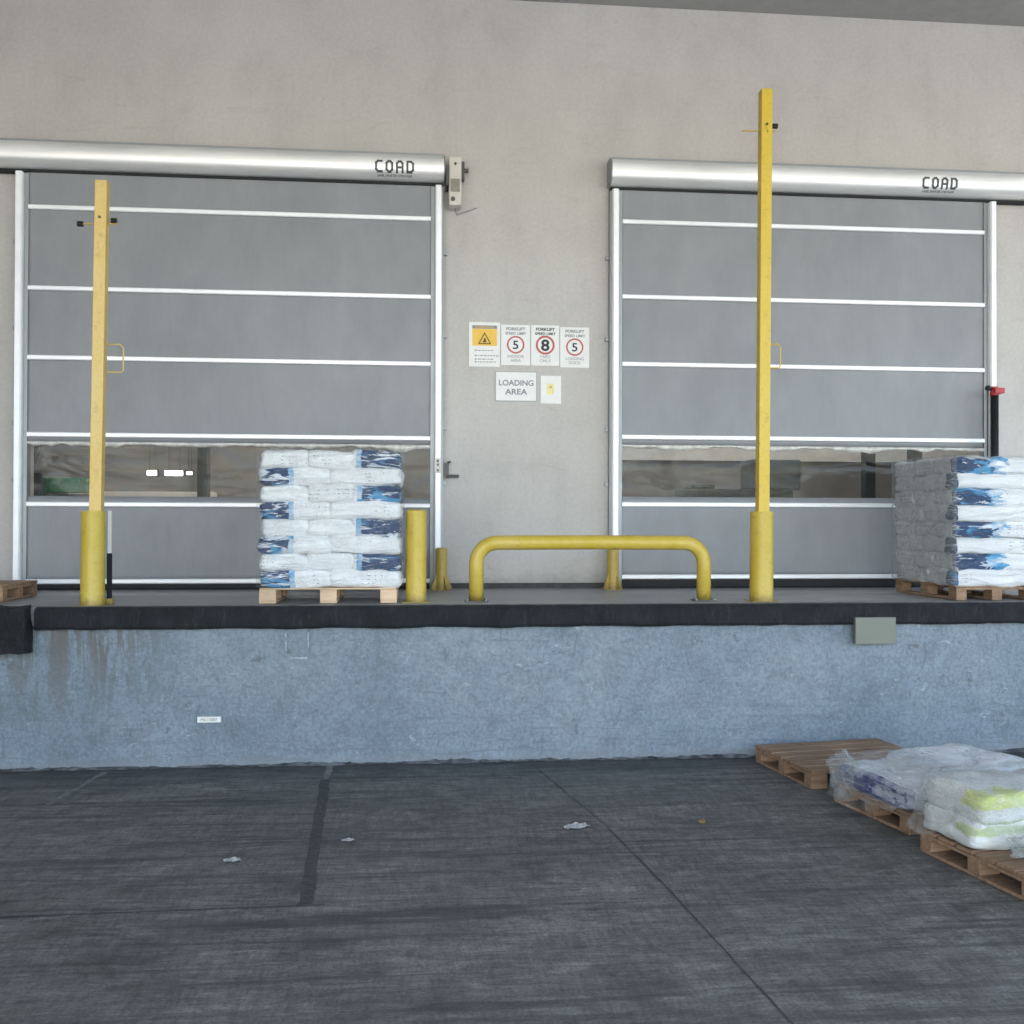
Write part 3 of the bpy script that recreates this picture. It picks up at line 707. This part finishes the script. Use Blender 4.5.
roller_door('a', 'left grey roller door, wider headbox running off the frame, drive motor at its right end', -4.065, .118, -4.45, .262, 6.000, 5.740,
            [5.35, 4.505, 3.78, 2.977, 2.250, 1.445], (2.345, 2.880), -.478, True, 1.3)
roller_door('b', 'right grey roller door behind the tallest yellow post', 2.215, 6.395, 2.060, 6.95, 6.035, 5.765,
            [5.387, 4.56, 3.818, 3.016, 2.275, 1.480], (2.370, 2.905), 5.575, False, 8.7)

# post with red cap next to the right door
t = thing('sleeved_post', 'black sleeved post with red cap and black knob by the right door', 'post', (6.375,-.34,PZ))
b = B(); cyl(b, (6.375,-.34,PZ), (6.375,-.34,3.50), .042, seg=18); obj('sleeve', b, M['black'], t, smooth=True)
b = B(); cyl(b, (6.375,-.34,3.50), (6.375,-.34,3.60), .050, .04, seg=18); box(b, 6.345,6.455,-.41,-.33,3.52,3.58); obj('cap', b, M['redplastic'], t, bevel=.006)
b = B(); bmesh.ops.create_uvsphere(b, u_segments=12, v_segments=8, radius=.032, matrix=Matrix.Translation((6.285,-.36,3.58))); cyl(b, (6.285,-.36,3.58), (6.375,-.34,3.56), .015, seg=8); obj('knob', b, M['black'], t, smooth=True)
b = B(); cyl(b, (6.285,-.36,3.55), (6.280,-.36,PZ+.3), .006, seg=6); obj('cord', b, M['black'], t)

# ------------------------------------------------------------------ yellow posts and rails
def base_plate(b, x, y, r, z=PZ, h=.01): box(b, x-r, x+r, y-r, y+r, z+.001, z+h)
def tall_post(name, label, x, y, r, sleeve_top, px, tx, ptop, pw, mat, smat, rodz, rx0, rx1, hook, knobs):
    t = thing('tall_yellow_post', label, 'post', (x,y,PZ), 'tall yellow posts on the dock edge')
    b = B(); cyl(b, (x,y,PZ+.002), (x+.004,y,sleeve_top), r, seg=40); sl = obj('sleeve', b, smat, t, smooth=True); e = sl.modifiers.new('e', 'EDGE_SPLIT'); e.split_angle = R(40)
    bv = B(); base_plate(bv, x, y, r+.015, h=.008); obj('base_plate', bv, M['yellow_dirty'], t)
    b = B(); z0 = sleeve_top-.2; h = ptop-z0
    vs4 = []
    for zz, cx in ((z0, px), (ptop, tx)):
        for sx_, sy_ in ((-1,-1), (1,-1), (1,1), (-1,1)): vs4.append(b.verts.new((cx+sx_*pw/2, y+sy_*pw/2, zz)))
    b.faces.new(vs4[:4]); b.faces.new(vs4[4:])
    for k in range(4): b.faces.new((vs4[k], vs4[(k+1)%4], vs4[4+(k+1)%4], vs4[4+k]))
    obj('pole', b, mat, t, bevel=.007)
    b = B(); cyl(b, (rx0,y-.0,rodz), (rx1,y-.0,rodz+.01), .008, seg=8); obj('cross_rod', b, M['yellow_dirty'], t)
    for kx, kz in knobs:
        b = B(); cyl(b, (kx-.022,y,kz), (kx+.022,y,kz), .024, seg=12); obj('knob', b, M['black'], t)
    b = B(); hx, hz0, hz1, hw = hook
    tube(b, [(hx,y,hz0), (hx+hw*.8,y,hz0), (hx+hw,y,hz0-.03), (hx+hw,y,hz1+.02), (hx+hw*.9,y,hz1), (hx,y,hz1)], .0065, 8); obj('wire_hook', b, mat, t, smooth=True)
    b = B(); cyl(b, ((px+tx)/2+.01, y-pw/2-.012, rodz+.05), ((px+tx)/2+.01, y-pw/2, rodz+.05), .012, seg=10); obj('bolt', b, M['steel'], t)
    return t
tall_post('l', 'shorter tall yellow post with black knobs on its rod, before the left roller door', -2.785, -2.05, .099, 2.165, -2.757, -2.722, 5.00, .100, M['yellow_pale'], M['yellow'],
          4.63, -2.90, -2.60, (-2.68,3.60,3.36,.14), [(-2.905,4.63), (-2.625,4.665)])
tall_post('r', 'tallest yellow post rising above the headbox of the right roller door', 3.160, -1.9, .107, 2.185, 3.168, 3.195, 6.105, .104, M['yellow_strong'], M['yellow'],
          5.72, 2.972, 3.285, (3.22,3.74,3.52,.12), [(3.287,5.775)])
# flat board standing behind the left post
t = thing('marker_board', 'narrow board, white above and black below, standing just behind shorter tall yellow post', 'board', (-2.71,-1.90,PZ))
b = B(); box(b, -2.70, -2.672, -1.92, -1.895, 1.80, 2.17); obj('upper_half', b, M['white'], t)
b = B(); box(b, -2.706, -2.668, -1.922, -1.893, PZ+.05, 1.798); obj('lower_half', b, M['black'], t)
b = B(); box(b, -2.72, -2.655, -1.94, -1.88, PZ+.001, PZ+.05); obj('foot', b, M['yellow_dirty'], t)

def bollard(label, x, y, r, top, mat, flare=False):
    t = thing('yellow_bollard', label, 'bollard', (x,y,PZ), 'short yellow bollards')
    b = B(); cyl(b, (x,y,PZ+.002), (x,y,top), r, seg=36); o = obj('pipe', b, mat, t, smooth=True); e = o.modifiers.new('e', 'EDGE_SPLIT'); e.split_angle = R(40)
    b = B(); cyl(b, (x,y,top-.0), (x,y,top+.012), r*.97, r*.8, seg=36); obj('top_cap', b, mat, t)
    b = B(); base_plate(b, x, y, r+.03)
    if flare:
        for a in range(4):
            an = a*math.pi/2+.5; c, s = math.cos(an), math.sin(an)
            q = Matrix.Translation((x,y,PZ+.01)) @ Matrix.Rotation(an, 4, 'Z')
            bb = B(); prism(bb, [(r*.9,0), (r+.07,0), (r*.9,.17)], 'y', -.005, .005); bb.transform(q); join(b, bb)
    obj('base_plate', b, mat if not flare else M['yellow_dirty'], t)
    return t
bollard('short thick yellow bollard right of the left bag stack', -.025, -1.84, .092, 2.178, M['yellow'])
bollard('thin dirty yellow bollard guarding the right guide of the left door', .236, -.32, .062, 1.79, M['yellow_dirty'], True)
bollard('thin dirty yellow bollard seen through the hoop rail, by the right door', 2.075, -.32, .062, 1.80, M['yellow_dirty'], True)

t = thing('hoop_guard_rail', 'low yellow tubular hoop rail on the dock edge between the doors', 'guard rail', (1.56,-1.83,PZ))
xa, xb, yr, zt, rr, rb = .520, 2.635, -1.83, 1.893, .066, .19
pts = [(xa,yr,PZ+.005), (xa,yr,zt-rb)]
for k in range(1, 9): a = math.pi/2*k/8; pts.append((xa+rb-rb*math.cos(a), yr, zt-rb+rb*math.sin(a)))
pts.append(((xa+xb)/2, yr, zt+.004))
for k in range(0, 9): a = math.pi/2*k/8; pts.append((xb-rb+rb*math.sin(a), yr, zt-rb+rb*math.cos(a)))
pts.append((xb,yr,PZ+.005))
b = B(); tube(b, pts, rr, 28); obj('hoop', b, M['yellow'], t, smooth=True)
for x in (xa, xb):
    b = B(); box(b, x-.105, x+.105, yr-.08, yr+.08, PZ+.001, PZ+.012); fl = obj('flange', b, M['steel'], t)
    for sx_ in (-1, 1):
        for sy_ in (-1, 1):
            b = B(); cyl(b, (x+sx_*.085, yr+sy_*.06, PZ+.012), (x+sx_*.085, yr+sy_*.06, PZ+.03), .011, seg=6)
            obj('bolt', b, M['alu_dark'], fl)

# ------------------------------------------------------------------ wall signs
YS = -.006
def sign(name, label, x0, x1, z0, z1, cat='sign', group=None, tilt=0):
    t = thing(name, label, cat, ((x0+x1)/2, YS, z0), group)
    b = B(); box(b, x0, x1, -.010, -.002, z0, z1); obj('panel', b, M['white'], t)
    return t
def ring(bm, cx, cz, ro, ri, y, seg=40):
    A = []
    for k in range(seg):
        a = 2*math.pi*k/seg
        A.append([bm.verts.new((cx+r*math.cos(a), yy, cz+r*math.sin(a))) for r, yy in ((ro,y), (ri,y), (ri,y+.002), (ro,y+.002))])
    for k in range(seg):
        p, q = A[k], A[(k+1)%seg]
        for j in range(4): bm.faces.new((p[j], q[j], q[(j+1)%4], p[(j+1)%4]))
    return bm
t = sign('warning_sign', 'white notice with yellow warning triangle panel, leftmost of the wall signs', .536, .877, 3.777, 4.264)
b = B(); box(b, .572, .842, -.0118, -.0102, 4.005, 4.19); obj('yellow_panel', b, M['signyellow'], t)
b = B(); box(b, .572, .842, -.0120, -.0102, 4.192, 4.228); obj('header_bar', b, M['ink_soft'], t)
obj('lettering', text_bm('WARNING', .034, .707, -.0125, 4.199, depth=.0008, sx=1.3), M['signyellow'], t)
b = B(); tri = [(-.075,0), (.075,0), (0,.135)]; tri2 = [(-.052,.014), (.052,.014), (0,.106)]
bb = B(); prism(bb, [(.707+u, 4.022+v) for u, v in tri], 'y', -.0132, -.0122); obj('triangle', bb, simple('warning_brown', (.20,.11,.02), .6), t)
bb = B(); prism(bb, [(.707+u, 4.022+v) for u, v in tri2], 'y', -.0142, -.0134); obj('triangle_centre', bb, M['signyellow'], t)
bb = B(); box(bb, .688, .726, -.0152, -.0144, 4.043, 4.062); box(bb, .698, .718, -.0152, -.0144, 4.0625, 4.088); obj('pictogram', bb, M['ink'], t)
for i, (z, wd) in enumerate(((3.945,.16), (3.888,.21), (3.85,.15), (3.82,.19))):
    bb = B(); box(bb, .600, .618, -.0118, -.0102, z, z+.016)
    rnd = random.Random(i); xx = .63
    while xx < .63+wd: w_ = rnd.uniform(.012,.04); box(bb, xx, xx+w_, -.0118, -.0102, z+.004, z+.013); xx += w_+.008
    obj('fine_print', bb, M['ink_soft'], t)
def speed(x0, x1, z0, z1, num, l1, l2, label, big):
    t = sign('speed_limit_sign', label, x0, x1, z0, z1, group='forklift speed limit signs')
    cx = (x0+x1)/2; h = z1-z0; cz = z0+h*.53
    b = text_bm('FORKLIFT', .044, cx, -.0112, z1-.060, depth=.0008, sx=1.1, bold=.0015); join(b, text_bm('SPEED LIMIT', .040, cx, -.0112, z1-.108, depth=.0008, sx=1.08, bold=.001)); obj('heading', b, M['ink_soft'] if not big else M['ink'], t)
    b = ring(B(), cx, cz-.01, .097 if not big else .105, .079 if not big else .082, -.0122); obj('red_ring', b, M['red'], t)
    sz = .13 if not big else .17
    obj('numeral', text_bm(num, sz, cx, -.0115, cz-.01-sz*.35, depth=.0012, sx=1.1, bold=.005 if big else .002), M['ink'], t)
    b = text_bm(l1, .046, cx, -.0112, z0+.082, depth=.0008); join(b, text_bm(l2, .046, cx, -.0112, z0+.038, depth=.0008)); obj('footing', b, M['ink_soft'], t)
speed(.888, 1.208, 3.797, 4.242, '5', 'INDOOR', 'AREA', 'white speed limit sign with red ringed 5, directly right of the yellow warning notice', False)
speed(1.219, 1.531, 3.799, 4.244, '8', 'YARD', 'ONLY', 'white speed limit sign with bold 8 in a thick red ring', True)
speed(1.541, 1.865, 3.783, 4.228, '5', 'LOADING', 'DOCK', 'white speed limit sign with red ringed 5, rightmost in the sign row', False)
t = sign('loading_area_sign', 'white wide sign reading LOADING AREA below the row of signs', .833, 1.276, 3.409, 3.721)
for wd_, z_, k_ in (('LOADING', 3.575, 1.02), ('AREA', 3.478, 1.15)): obj('lettering', text_bm(wd_, .085, 1.055, -.0112, z_, depth=.0008, sx=k_, bold=.002), M['ink_soft'], t)
b = B()
for a in ((.826,1.283,3.402,3.4088), (.826,1.283,3.7212,3.728), (.826,.8328,3.409,3.721), (1.2762,1.283,3.409,3.721)): box(b, a[0], a[1], -.014, -.002, a[2], a[3])
obj('frame', b, M['alu_dark'], t)
t = sign('paper_notice', 'small white paper notice with a pale yellow patch, right of the LOADING AREA sign', 1.325, 1.553, 3.382, 3.688, 'notice')
b = B(); box(b, 1.395, 1.475, -.0118, -.0102, 3.485, 3.60); obj('yellow_patch', b, M['paleyellow'], t)
bb = B(); prism(bb, [(1.425,3.55), (1.45,3.55), (1.452,3.578), (1.423,3.578)], 'y', -.0125, -.0119); obj('small_mark', bb, simple('ochre_ink', (.6,.42,.12), .6), t)

# ------------------------------------------------------------------ pallets
def pallet(label, loc, rotz, W=1.2, D=.8, mat=None, H=.144, group='wooden pallets', mat_end=None, skids='y'):
    """W along local x, D along local y, origin at centre bottom"""
    mat = mat or M['wood']
    t = thing('wooden_pallet', label, 'pallet', loc, group, rotz)
    rnd = random.Random(hash(round(loc[0]*10)) + 3)
    ys = [-D/2+.05, 0, D/2-.05]
    xs_ = (-W/2+.0725, 0, W/2-.0725)
    for q in range(3):
        b = B()
        if skids == 'x': box(b, -W/2, W/2, ys[q]-.05, ys[q]+.05, .001, .022)
        else: box(b, xs_[q]-.0725, xs_[q]+.0725, -D/2, D/2, .001, .022)
        obj('bottom_board', b, mat, t, local=True, bevel=.002)
    for xv in (-W/2+.0725, 0, W/2-.0725):
        for yv in ys:
            b = B(); box(b, xv-.0725, xv+.0725, yv-.05, yv+.05, .0225, .0995); obj('block', b, mat_end or mat, t, local=True, bevel=.002)
    for xv in (-W/2+.0725, 0, W/2-.0725):
        b = B(); box(b, xv-.0725, xv+.0725, -D/2, D/2, .10, .1215); obj('stringer_board', b, mat, t, local=True, bevel=.002)
    n = max(5, int(D/.15)); pitch = (D-.12)/(n-1)
    for i in range(n):
        yv = -D/2+.06+pitch*i; w_ = pitch*.42 + rnd.uniform(-.004,.004)
        b = B(); dz = rnd.uniform(0,.002); box(b, -W/2+rnd.uniform(0,.006), W/2-rnd.uniform(0,.006), yv-w_, yv+w_, .122+dz, H+dz); obj('deck_board', b, mat, t, local=True, bevel=.002)
    return t

# ------------------------------------------------------------------ sacks
def sack_mesh(L, Wd, H, seed, flat=.0, sag=0):
    b = B(); nx, ny, nz = 30, 20, 8
    V = {}
    def vert(i, j, k):
        key = (i, j, k)
        if key in V: return V[key]
        x, y, z = 2*i/nx-1, 2*j/ny-1, 2*k/nz-1
        n = 11; s = (abs(x)**n+abs(y)**n+abs(z)**n)**(1/n)
        p = Vector((x/s, y/s, z/s))
        # pillow: thinner towards the ends and corners
        e = max(0, 1 - .16*abs(p.x)**7 - .10*abs(p.y)**7)
        q = Vector((p.x*L/2, p.y*Wd/2, p.z*H/2*e))
        N = Vector((seed*13.1, seed*7.7, seed*3.3))
        f1 = noise.noise(Vector((q.x*5, q.y*5, q.z*14))+N); f2 = noise.noise(Vector((q.x*12, q.y*12, q.z*30))+N); f3 = noise.noise(Vector((q.x*2.2, q.y*2.2, 0))+N)
        nrm = Vector((p.x**3, p.y**3, p.z**3)).normalized()
        q += nrm*(.020*f1+.009*f2); q.z += .018*f3*(1 if p.z > 0 else .5)
        if abs(p.x) > .8: q.z -= (abs(p.x)-.8)*H*.12 * (1+f3)
        V[key] = b.verts.new(q); return V[key]
    def quad(*c): b.faces.new([vert(*q) for q in c])
    for i in range(nx):
        for j in range(ny):
            for k in (0, nz): quad((i,j,k), (i+1,j,k), (i+1,j+1,k), (i,j+1,k))
    for i in range(nx):
        for k in range(nz):
            for j in (0, ny): quad((i,j,k), (i+1,j,k), (i+1,j,k+1), (i,j,k+1))
    for j in range(ny):
        for k in range(nz):
            for i in (0, nx): quad((i,j,k), (i,j+1,k), (i,j+1,k+1), (i,j,k+1))
    bmesh.ops.recalc_face_normals(b, faces=b.faces)
    me = bpy.data.meshes.new('sack'); b.to_mesh(me); b.free()
    for p in me.polygons: p.use_smooth = True
    return me
def sack(me, mat, label, loc, rotz=0, group=None, rx=0, ry=0):
    k = (me.name, mat.name)
    if k not in SM:
        m2 = me.copy(); m2.materials.append(mat); SM[k] = m2
    o = bpy.data.objects.new('cement_sack', SM[k]); COL.objects.link(o); o.location = loc; o.rotation_euler = (rx, ry, rotz)
    return tag(o, label, 'sack', group)
SM = {}
LH = .151
end_me = [sack_mesh(.44, .82, LH*1.14, 20+i) for i in range(4)]   # narrow end to the front
long_me = [sack_mesh(.65, .82, LH*1.14, 40+i) for i in range(4)]
bag_plain = make_bag('plain_white_sack', 'plain', .6)
bag_left = make_bag('sack_blue_left', 'left', .6); bag_end = make_bag('sack_blue_end', 'end', .40)
bag_all = make_bag('sack_blue_all', 'end', .44)
ORD = ['top', 'second', 'third', 'fourth', 'fifth', 'sixth', 'seventh', 'bottom']
bag_front = make_bag('sack_blue_front', 'front', .6); bag_corner = make_bag('sack_blue_corner', 'corner', .6)
def stack(cx, cy, z0, rotz, where, mirror=False, front_words=('left','middle','right'), grp=''):
    rnd = random.Random(int(cx*10)+5)
    M4 = Matrix.Rotation(rotz, 4, 'Z'); 
    for lay in range(8):
        ol = 7-lay; z = z0+LH*(lay+.5)+.004
        if lay % 2 == 1:     # three narrow ends, printed one last
            for i, u in enumerate((-.395, 0, .395)):
                p = M4 @ Vector((u+rnd.uniform(-.008,.008), rnd.uniform(-.012,.012), 0))
                mt = bag_plain if i != 2 else (bag_front if mirror else bag_end)
                lb = '%s %s sack, %s, %s' % ('blue printed' if mt in (bag_end, bag_front) else 'white', front_words[i], ORD[ol] + (' layer' if ol in (0,7) else ' layer from top'), where)
                sack(end_me[rnd.randrange(4)], mt, ' '.join(lb.split()), (cx+p.x, cy+p.y, z+rnd.uniform(-.004,.004)), rotz+rnd.uniform(-.012,.012), grp, ry=rnd.uniform(-.04,.04))
        else:
            for i, u in enumerate((-.298, .298)):
                p = M4 @ Vector((u+rnd.uniform(-.01,.01), rnd.uniform(-.012,.012), 0))
                mt = (bag_corner if i == 1 else bag_plain) if mirror else (bag_left if i == 0 else bag_plain)
                lb = '%s %s sack, %s, %s' % ('blue and white' if mt is bag_left else ('blue cornered' if mt is bag_corner else 'wide white'), front_words[0] if i == 0 else front_words[2], ORD[ol] + (' layer' if ol in (0,7) else ' layer from top'), where)
                sack(long_me[rnd.randrange(4)], mt, ' '.join(lb.split()), (cx+p.x, cy+p.y, z+rnd.uniform(-.004,.004)), rotz+rnd.uniform(-.012,.012), grp, ry=rnd.uniform(-.04,.04))
def film_shell(name, label, hx, hy, z0, z1, loc, rotz, mat, seed, cat='plastic film', top=True, drape=.0):
    b = B(); n = 120; nz = 22
    per = []
    for k in range(n):
        a = 2*math.pi*k/n; c, s = math.cos(a), math.sin(a); q = (abs(c)**24+abs(s)**24)**(1/24); per.append((c/q*hx, s/q*hy))
    G = []
    for j in range(nz+1):
        z = z0+(z1-z0)*j/nz; row = []
        for (x, y) in per:
            f = noise.noise(Vector((x*5, y*5, z*9+seed))); f2 = noise.noise(Vector((x*14, y*14, z*16+seed)))
            sc = 1.03 + .008*f + .005*f2
            row.append(b.verts.new((x*sc, y*sc, z + (.02*noise.noise(Vector((x*6,y*6,seed))) if j in (0, nz) else 0) - (drape*max(0, noise.noise(Vector((x*3,y*3,seed+4)))) if j == 0 else 0))))
        G.append(row)
    for j in range(nz):
        for k in range(n): b.faces.new((G[j][k], G[j][(k+1)%n], G[j+1][(k+1)%n], G[j+1][k]))
    if top:
        c0 = [b.verts.new((v.co.x*.9, v.co.y*.9, z1+.01+.01*noise.noise(v.co*6))) for v in G[-1]]
        for k in range(n): b.faces.new((G[-1][k], G[-1][(k+1)%n], c0[(k+1)%n], c0[k]))
    o = obj(name, b, mat, None, smooth=True, local=True); o.location = loc; o.rotation_euler = (0,0,rotz)
    return tag(o, label, cat)

# left stack on the dock
SX, SY = -.795, -1.58
pallet('pale wooden pallet under the left bag stack on the dock', (SX-.0,SY,PZ+.004), 0, 1.2, .8, M['wood_new'], .134)
stack(SX+.012, SY, PZ+.138, 0, 'left dock stack', grp='sacks stacked on the dock')
film_shell('stretch_film', 'clear stretch film wrapped round the left bag stack on the dock', .625, .425, PZ+.15, PZ+1.36, (SX+.012,SY,0), 0, M['film'], 3)
# right stack: turned a quarter, its three-sack side faces left
RX, RY = 5.40, -1.38
pallet('wooden pallet under the right bag stack on the dock', (RX+.01,RY,PZ+.004), R(90), 1.2, .8, M['wood'], .134, skids='x')
stack(RX, RY, PZ+.138, R(-90), 'right dock stack', True, ('back','middle','front'), 'sacks stacked on the dock')
film_shell('stretch_film', 'stretch film with shade tinted grey into its left side, round the right bag stack on the dock', .625, .422, PZ+.15, PZ+1.37, (RX,RY,0), R(-90), M['film_shade'], 11)
# pallet just entering the frame at the left
pallet('wooden pallet at the far left end of the dock, cut by the frame', (-4.28,-1.25,PZ+.004), 0, 1.2, .8, M['wood'])

# pallets on the ground
def along(p, rotz, u, v): c, s = math.cos(rotz), math.sin(rotz); return (p[0]+u*c-v*s, p[1]+u*s+v*c)
def corner_pallet(label, near, rotz, W, D, mat):
    cx, cy = along(near, rotz, W/2, D/2)
    return pallet(label, (cx, cy, .004), rotz, W, D, mat, group='pallets on the ground'), (cx, cy)
p1, c1 = corner_pallet('empty wooden pallet lying against the foot of the dock', (3.05,-3.35), R(8), 1.2, .92, M['wood'])
p2, c2 = corner_pallet('ground pallet carrying white and navy sacks, between the other two', (3.262,-4.51), R(11), 1.2, .85, M['wood'])
p3, c3 = corner_pallet('nearest ground pallet carrying green and white sacks', (3.345,-5.75), R(10), 1.25, .95, M['wood'])

navy_bag = make_bag('white_navy_sack', 'top', .9, (.010,.022,.16), (.015,.03,.2), (.74,.77,.81))
grey_bag = make_bag('grey_white_sack', 'plain', .6, body=(.72,.74,.76))
def make_green(upper):
    k = NT('yellow_green_white_sack' if upper else 'green_white_sack'); x, y, z = k.sep()
    fold = k.noise(6, 6, .65, k.map((1,1,2.5)), 1.2)
    c = k.ramp(k.noise(5, 4, .5), [(.3, (.60,.62,.60)), (.7, (.70,.72,.70))])
    zz = k.math('ADD', z, k.math('MULTIPLY', k.math('SUBTRACT', fold, .5), .05))
    fr = k.math('LESS_THAN', k.math('ADD', y, k.math('MULTIPLY', fold, .12)), -.02)
    band = k.math('MULTIPLY', k.math('GREATER_THAN', zz, .0), k.math('LESS_THAN', zz, .085))
    c = k.mix(k.math('MULTIPLY', k.math('MULTIPLY', band, fr), .95 if upper else 0.0), c, (.60,.66,.17))
    b2 = k.math('MULTIPLY', k.math('GREATER_THAN', zz, -.10 if upper else .0), k.math('LESS_THAN', zz, -.075 if upper else .055))
    c = k.mix(k.math('MULTIPLY', k.math('MULTIPLY', b2, .7), fr), c, (.42,.52,.20))
    k.col(c); k.rough(.4); k.bump(fold, .7, .03); return k.m
green_bag = make_green(True); low_green = make_green(False)
big = [sack_mesh(.62, .86, .165, 60+i) for i in range(3)]
gb = [sack_mesh(.66, .50, .195, 70+i) for i in range(3)]
lay1 = .144+.008
top_bag = make_bag('printed_white_sack', 'top', .9, (.60,.63,.67), (.60,.63,.67), (.80,.83,.86)); thin = sack_mesh(.80, .72, .10, 66)
def place(c, rot, u, v): return along(c, rot, u, v)
r2 = R(11)
for u, vv, dz, lab, mi, mt in ((-.29,0,.075,'white sack with navy side at the left of the middle ground pallet',0,navy_bag), (.33,.01,.075,'lower white sack at the right of the middle ground pallet',1,grey_bag),
                            (.22,.06,.175,'upper white sack lying across the middle ground pallet',2,top_bag)):
    x, y = place(c2, r2, u, vv); sack(big[mi] if dz < .1 else thin, mt, lab, (x, y, lay1+dz), r2+.03*mi, 'sacks on the ground pallets')
r3 = R(10)
for u, lay, lab, mi, mt in ((-.31,0,'lower grey green sack on the left of the nearest ground pallet',0,low_green), (.34,0,'lower grey white sack on the right of the nearest ground pallet',1,grey_bag),
                            (-.29,1,'upper green banded sack on the left of the nearest ground pallet',2,green_bag), (.35,1,'upper grey white sack on the right of the nearest ground pallet',0,grey_bag)):
    x, y = place(c3, r3, u, .21); sack(gb[mi], mt, lab, (x, y, lay1+.09+lay*.160), r3+.03*mi, 'sacks on the ground pallets')

# loose crumpled plastic draped over the ground sacks
def drape(name, label, c, rot, hx, hy, ztop, zlow, seed, mat, lowf):
    b = B(); n = 96; prof = [(0.0,0), (.55,0), (.86,0), (.97,.02), (1.03,.14), (1.06,.4), (1.09,.7), (1.12,1.0)]
    G = []
    for fr, dn in prof[1:]:
        row = []
        for k in range(n):
            a = 2*math.pi*k/n; cc, ss = math.cos(a), math.sin(a); q = (abs(cc)**6+abs(ss)**6)**(1/6)
            x, y = cc/q*hx*fr, ss/q*hy*fr
            f = noise.noise(Vector((x*4, y*4, dn*3+seed))); f2 = noise.noise(Vector((x*15, y*15, dn*5+seed)))
            zl = zlow + (ztop-zlow)*(1-lowf(a)); z = ztop + .02*f - dn*(ztop-zl) + .012*f2*(dn > .05)
            s_ = 1 + dn*(.09*f+.06*f2)
            row.append(b.verts.new((x*s_, y*s_, max(.012, z))))
        G.append(row)
    for j in range(len(G)-1):
        for k in range(n): b.faces.new((G[j][k], G[j][(k+1)%n], G[j+1][(k+1)%n], G[j+1][k]))
    b.faces.new(G[0])
    o = obj(name, b, mat, None, smooth=True, local=True); o.location = (c[0], c[1], 0); o.rotation_euler = (0,0,rot)
    sb = o.modifiers.new('sub', 'SUBSURF'); sb.levels = sb.render_levels = 1
    return tag(o, label, 'plastic film')
drape('plastic_sheet', 'clear crumpled plastic sheet hanging over the middle ground pallet', c2, r2, .63, .44, .375, .05, 2.5, M['film_sheet'], lambda a: .45 + .55*max(0, math.cos(a-R(165)))**2)
drape('plastic_sheet', 'milky crumpled plastic wrapped over the nearest ground pallet', place(c3, r3, .03, .13), r3, .69, .37, .535, .16, 6.5, M['film_thick'], lambda a: .75+.25*math.sin(a*3))

def bundle(label, c, rot, u, v, z, sx_, sy_, sz_, seed):
    b = B(); bmesh.ops.create_icosphere(b, subdivisions=5, radius=1)
    for q in b.verts:
        n0 = q.co.normalized(); f = noise.noise(n0*2.2+Vector((seed,0,0))); f2 = abs(noise.noise(n0*5+Vector((0,seed,0)))); f3 = noise.noise(n0*11+Vector((0,0,seed)))
        k_ = 1+.35*f-.35*f2+.10*f3; q.co = Vector((n0.x*sx_*k_, n0.y*sy_*k_, n0.z*sz_*k_))
    x, y = along(c, rot, u, v)
    zmin = min(q.co.z for q in b.verts); 
    o = obj('plastic_bundle', b, M['film_thick'], None, smooth=True, local=True); o.location = (x, y, max(z, -zmin+.01)); o.rotation_euler = (0,0,rot)
    return tag(o, label, 'plastic film')
bundle('crumpled film bunched over the far left edge of the middle ground pallet', c2, r2, -.60, .30, .235, .085, .16, .17, 3.3)
bundle('crumpled film heaped at the front of the nearest ground pallet', c3, r3, -.22, -.25, .22, .36, .17, .085, 5.1)

# litter on the ground
def scrap(name, label, cat, x, y, s, mat, seed, flat=.35):
    b = B(); bmesh.ops.create_grid(b, x_segments=8, y_segments=6, size=1)
    for v in b.verts:
        f = noise.noise(v.co*1.4+Vector((seed,0,0))); g_ = noise.noise(v.co*2.6+Vector((0,seed,0)))
        v.co = Vector((v.co.x*s*(1+.5*f), v.co.y*s*.45*(1+.6*g_), .012 + s*flat*abs(f+g_*.6)))
    o = obj(name, b, mat, None, local=True); o.location = (x, y, 0); o.rotation_euler = (0,0,seed)
    so_ = o.modifiers.new('t', 'SOLIDIFY'); so_.thickness = .002
    return tag(o, label, cat)
scrap('paper_scrap', 'crumpled whitish scrap on the ground in the middle of the picture', 'litter', 1.08, -4.17, .085, M['paper'], 0.25)
scrap('dry_leaf', 'small brown dry leaf on the ground left of the pallets', 'leaf', 1.957, -4.13, .045, M['leaf'], 1.3, .6)
scrap('paper_scrap', 'thin pale paper strip on the ground at the left, nearest the camera', 'litter', -1.127, -4.65, .05, M['paper'], .1)
scrap('paper_scrap', 'tiny pale paper strip on the ground beside the dark ground joint', 'litter', -.45, -4.32, .04, M['paper'], .2)

for o in bpy.data.objects:
    if '_base' in o: del o['_base']
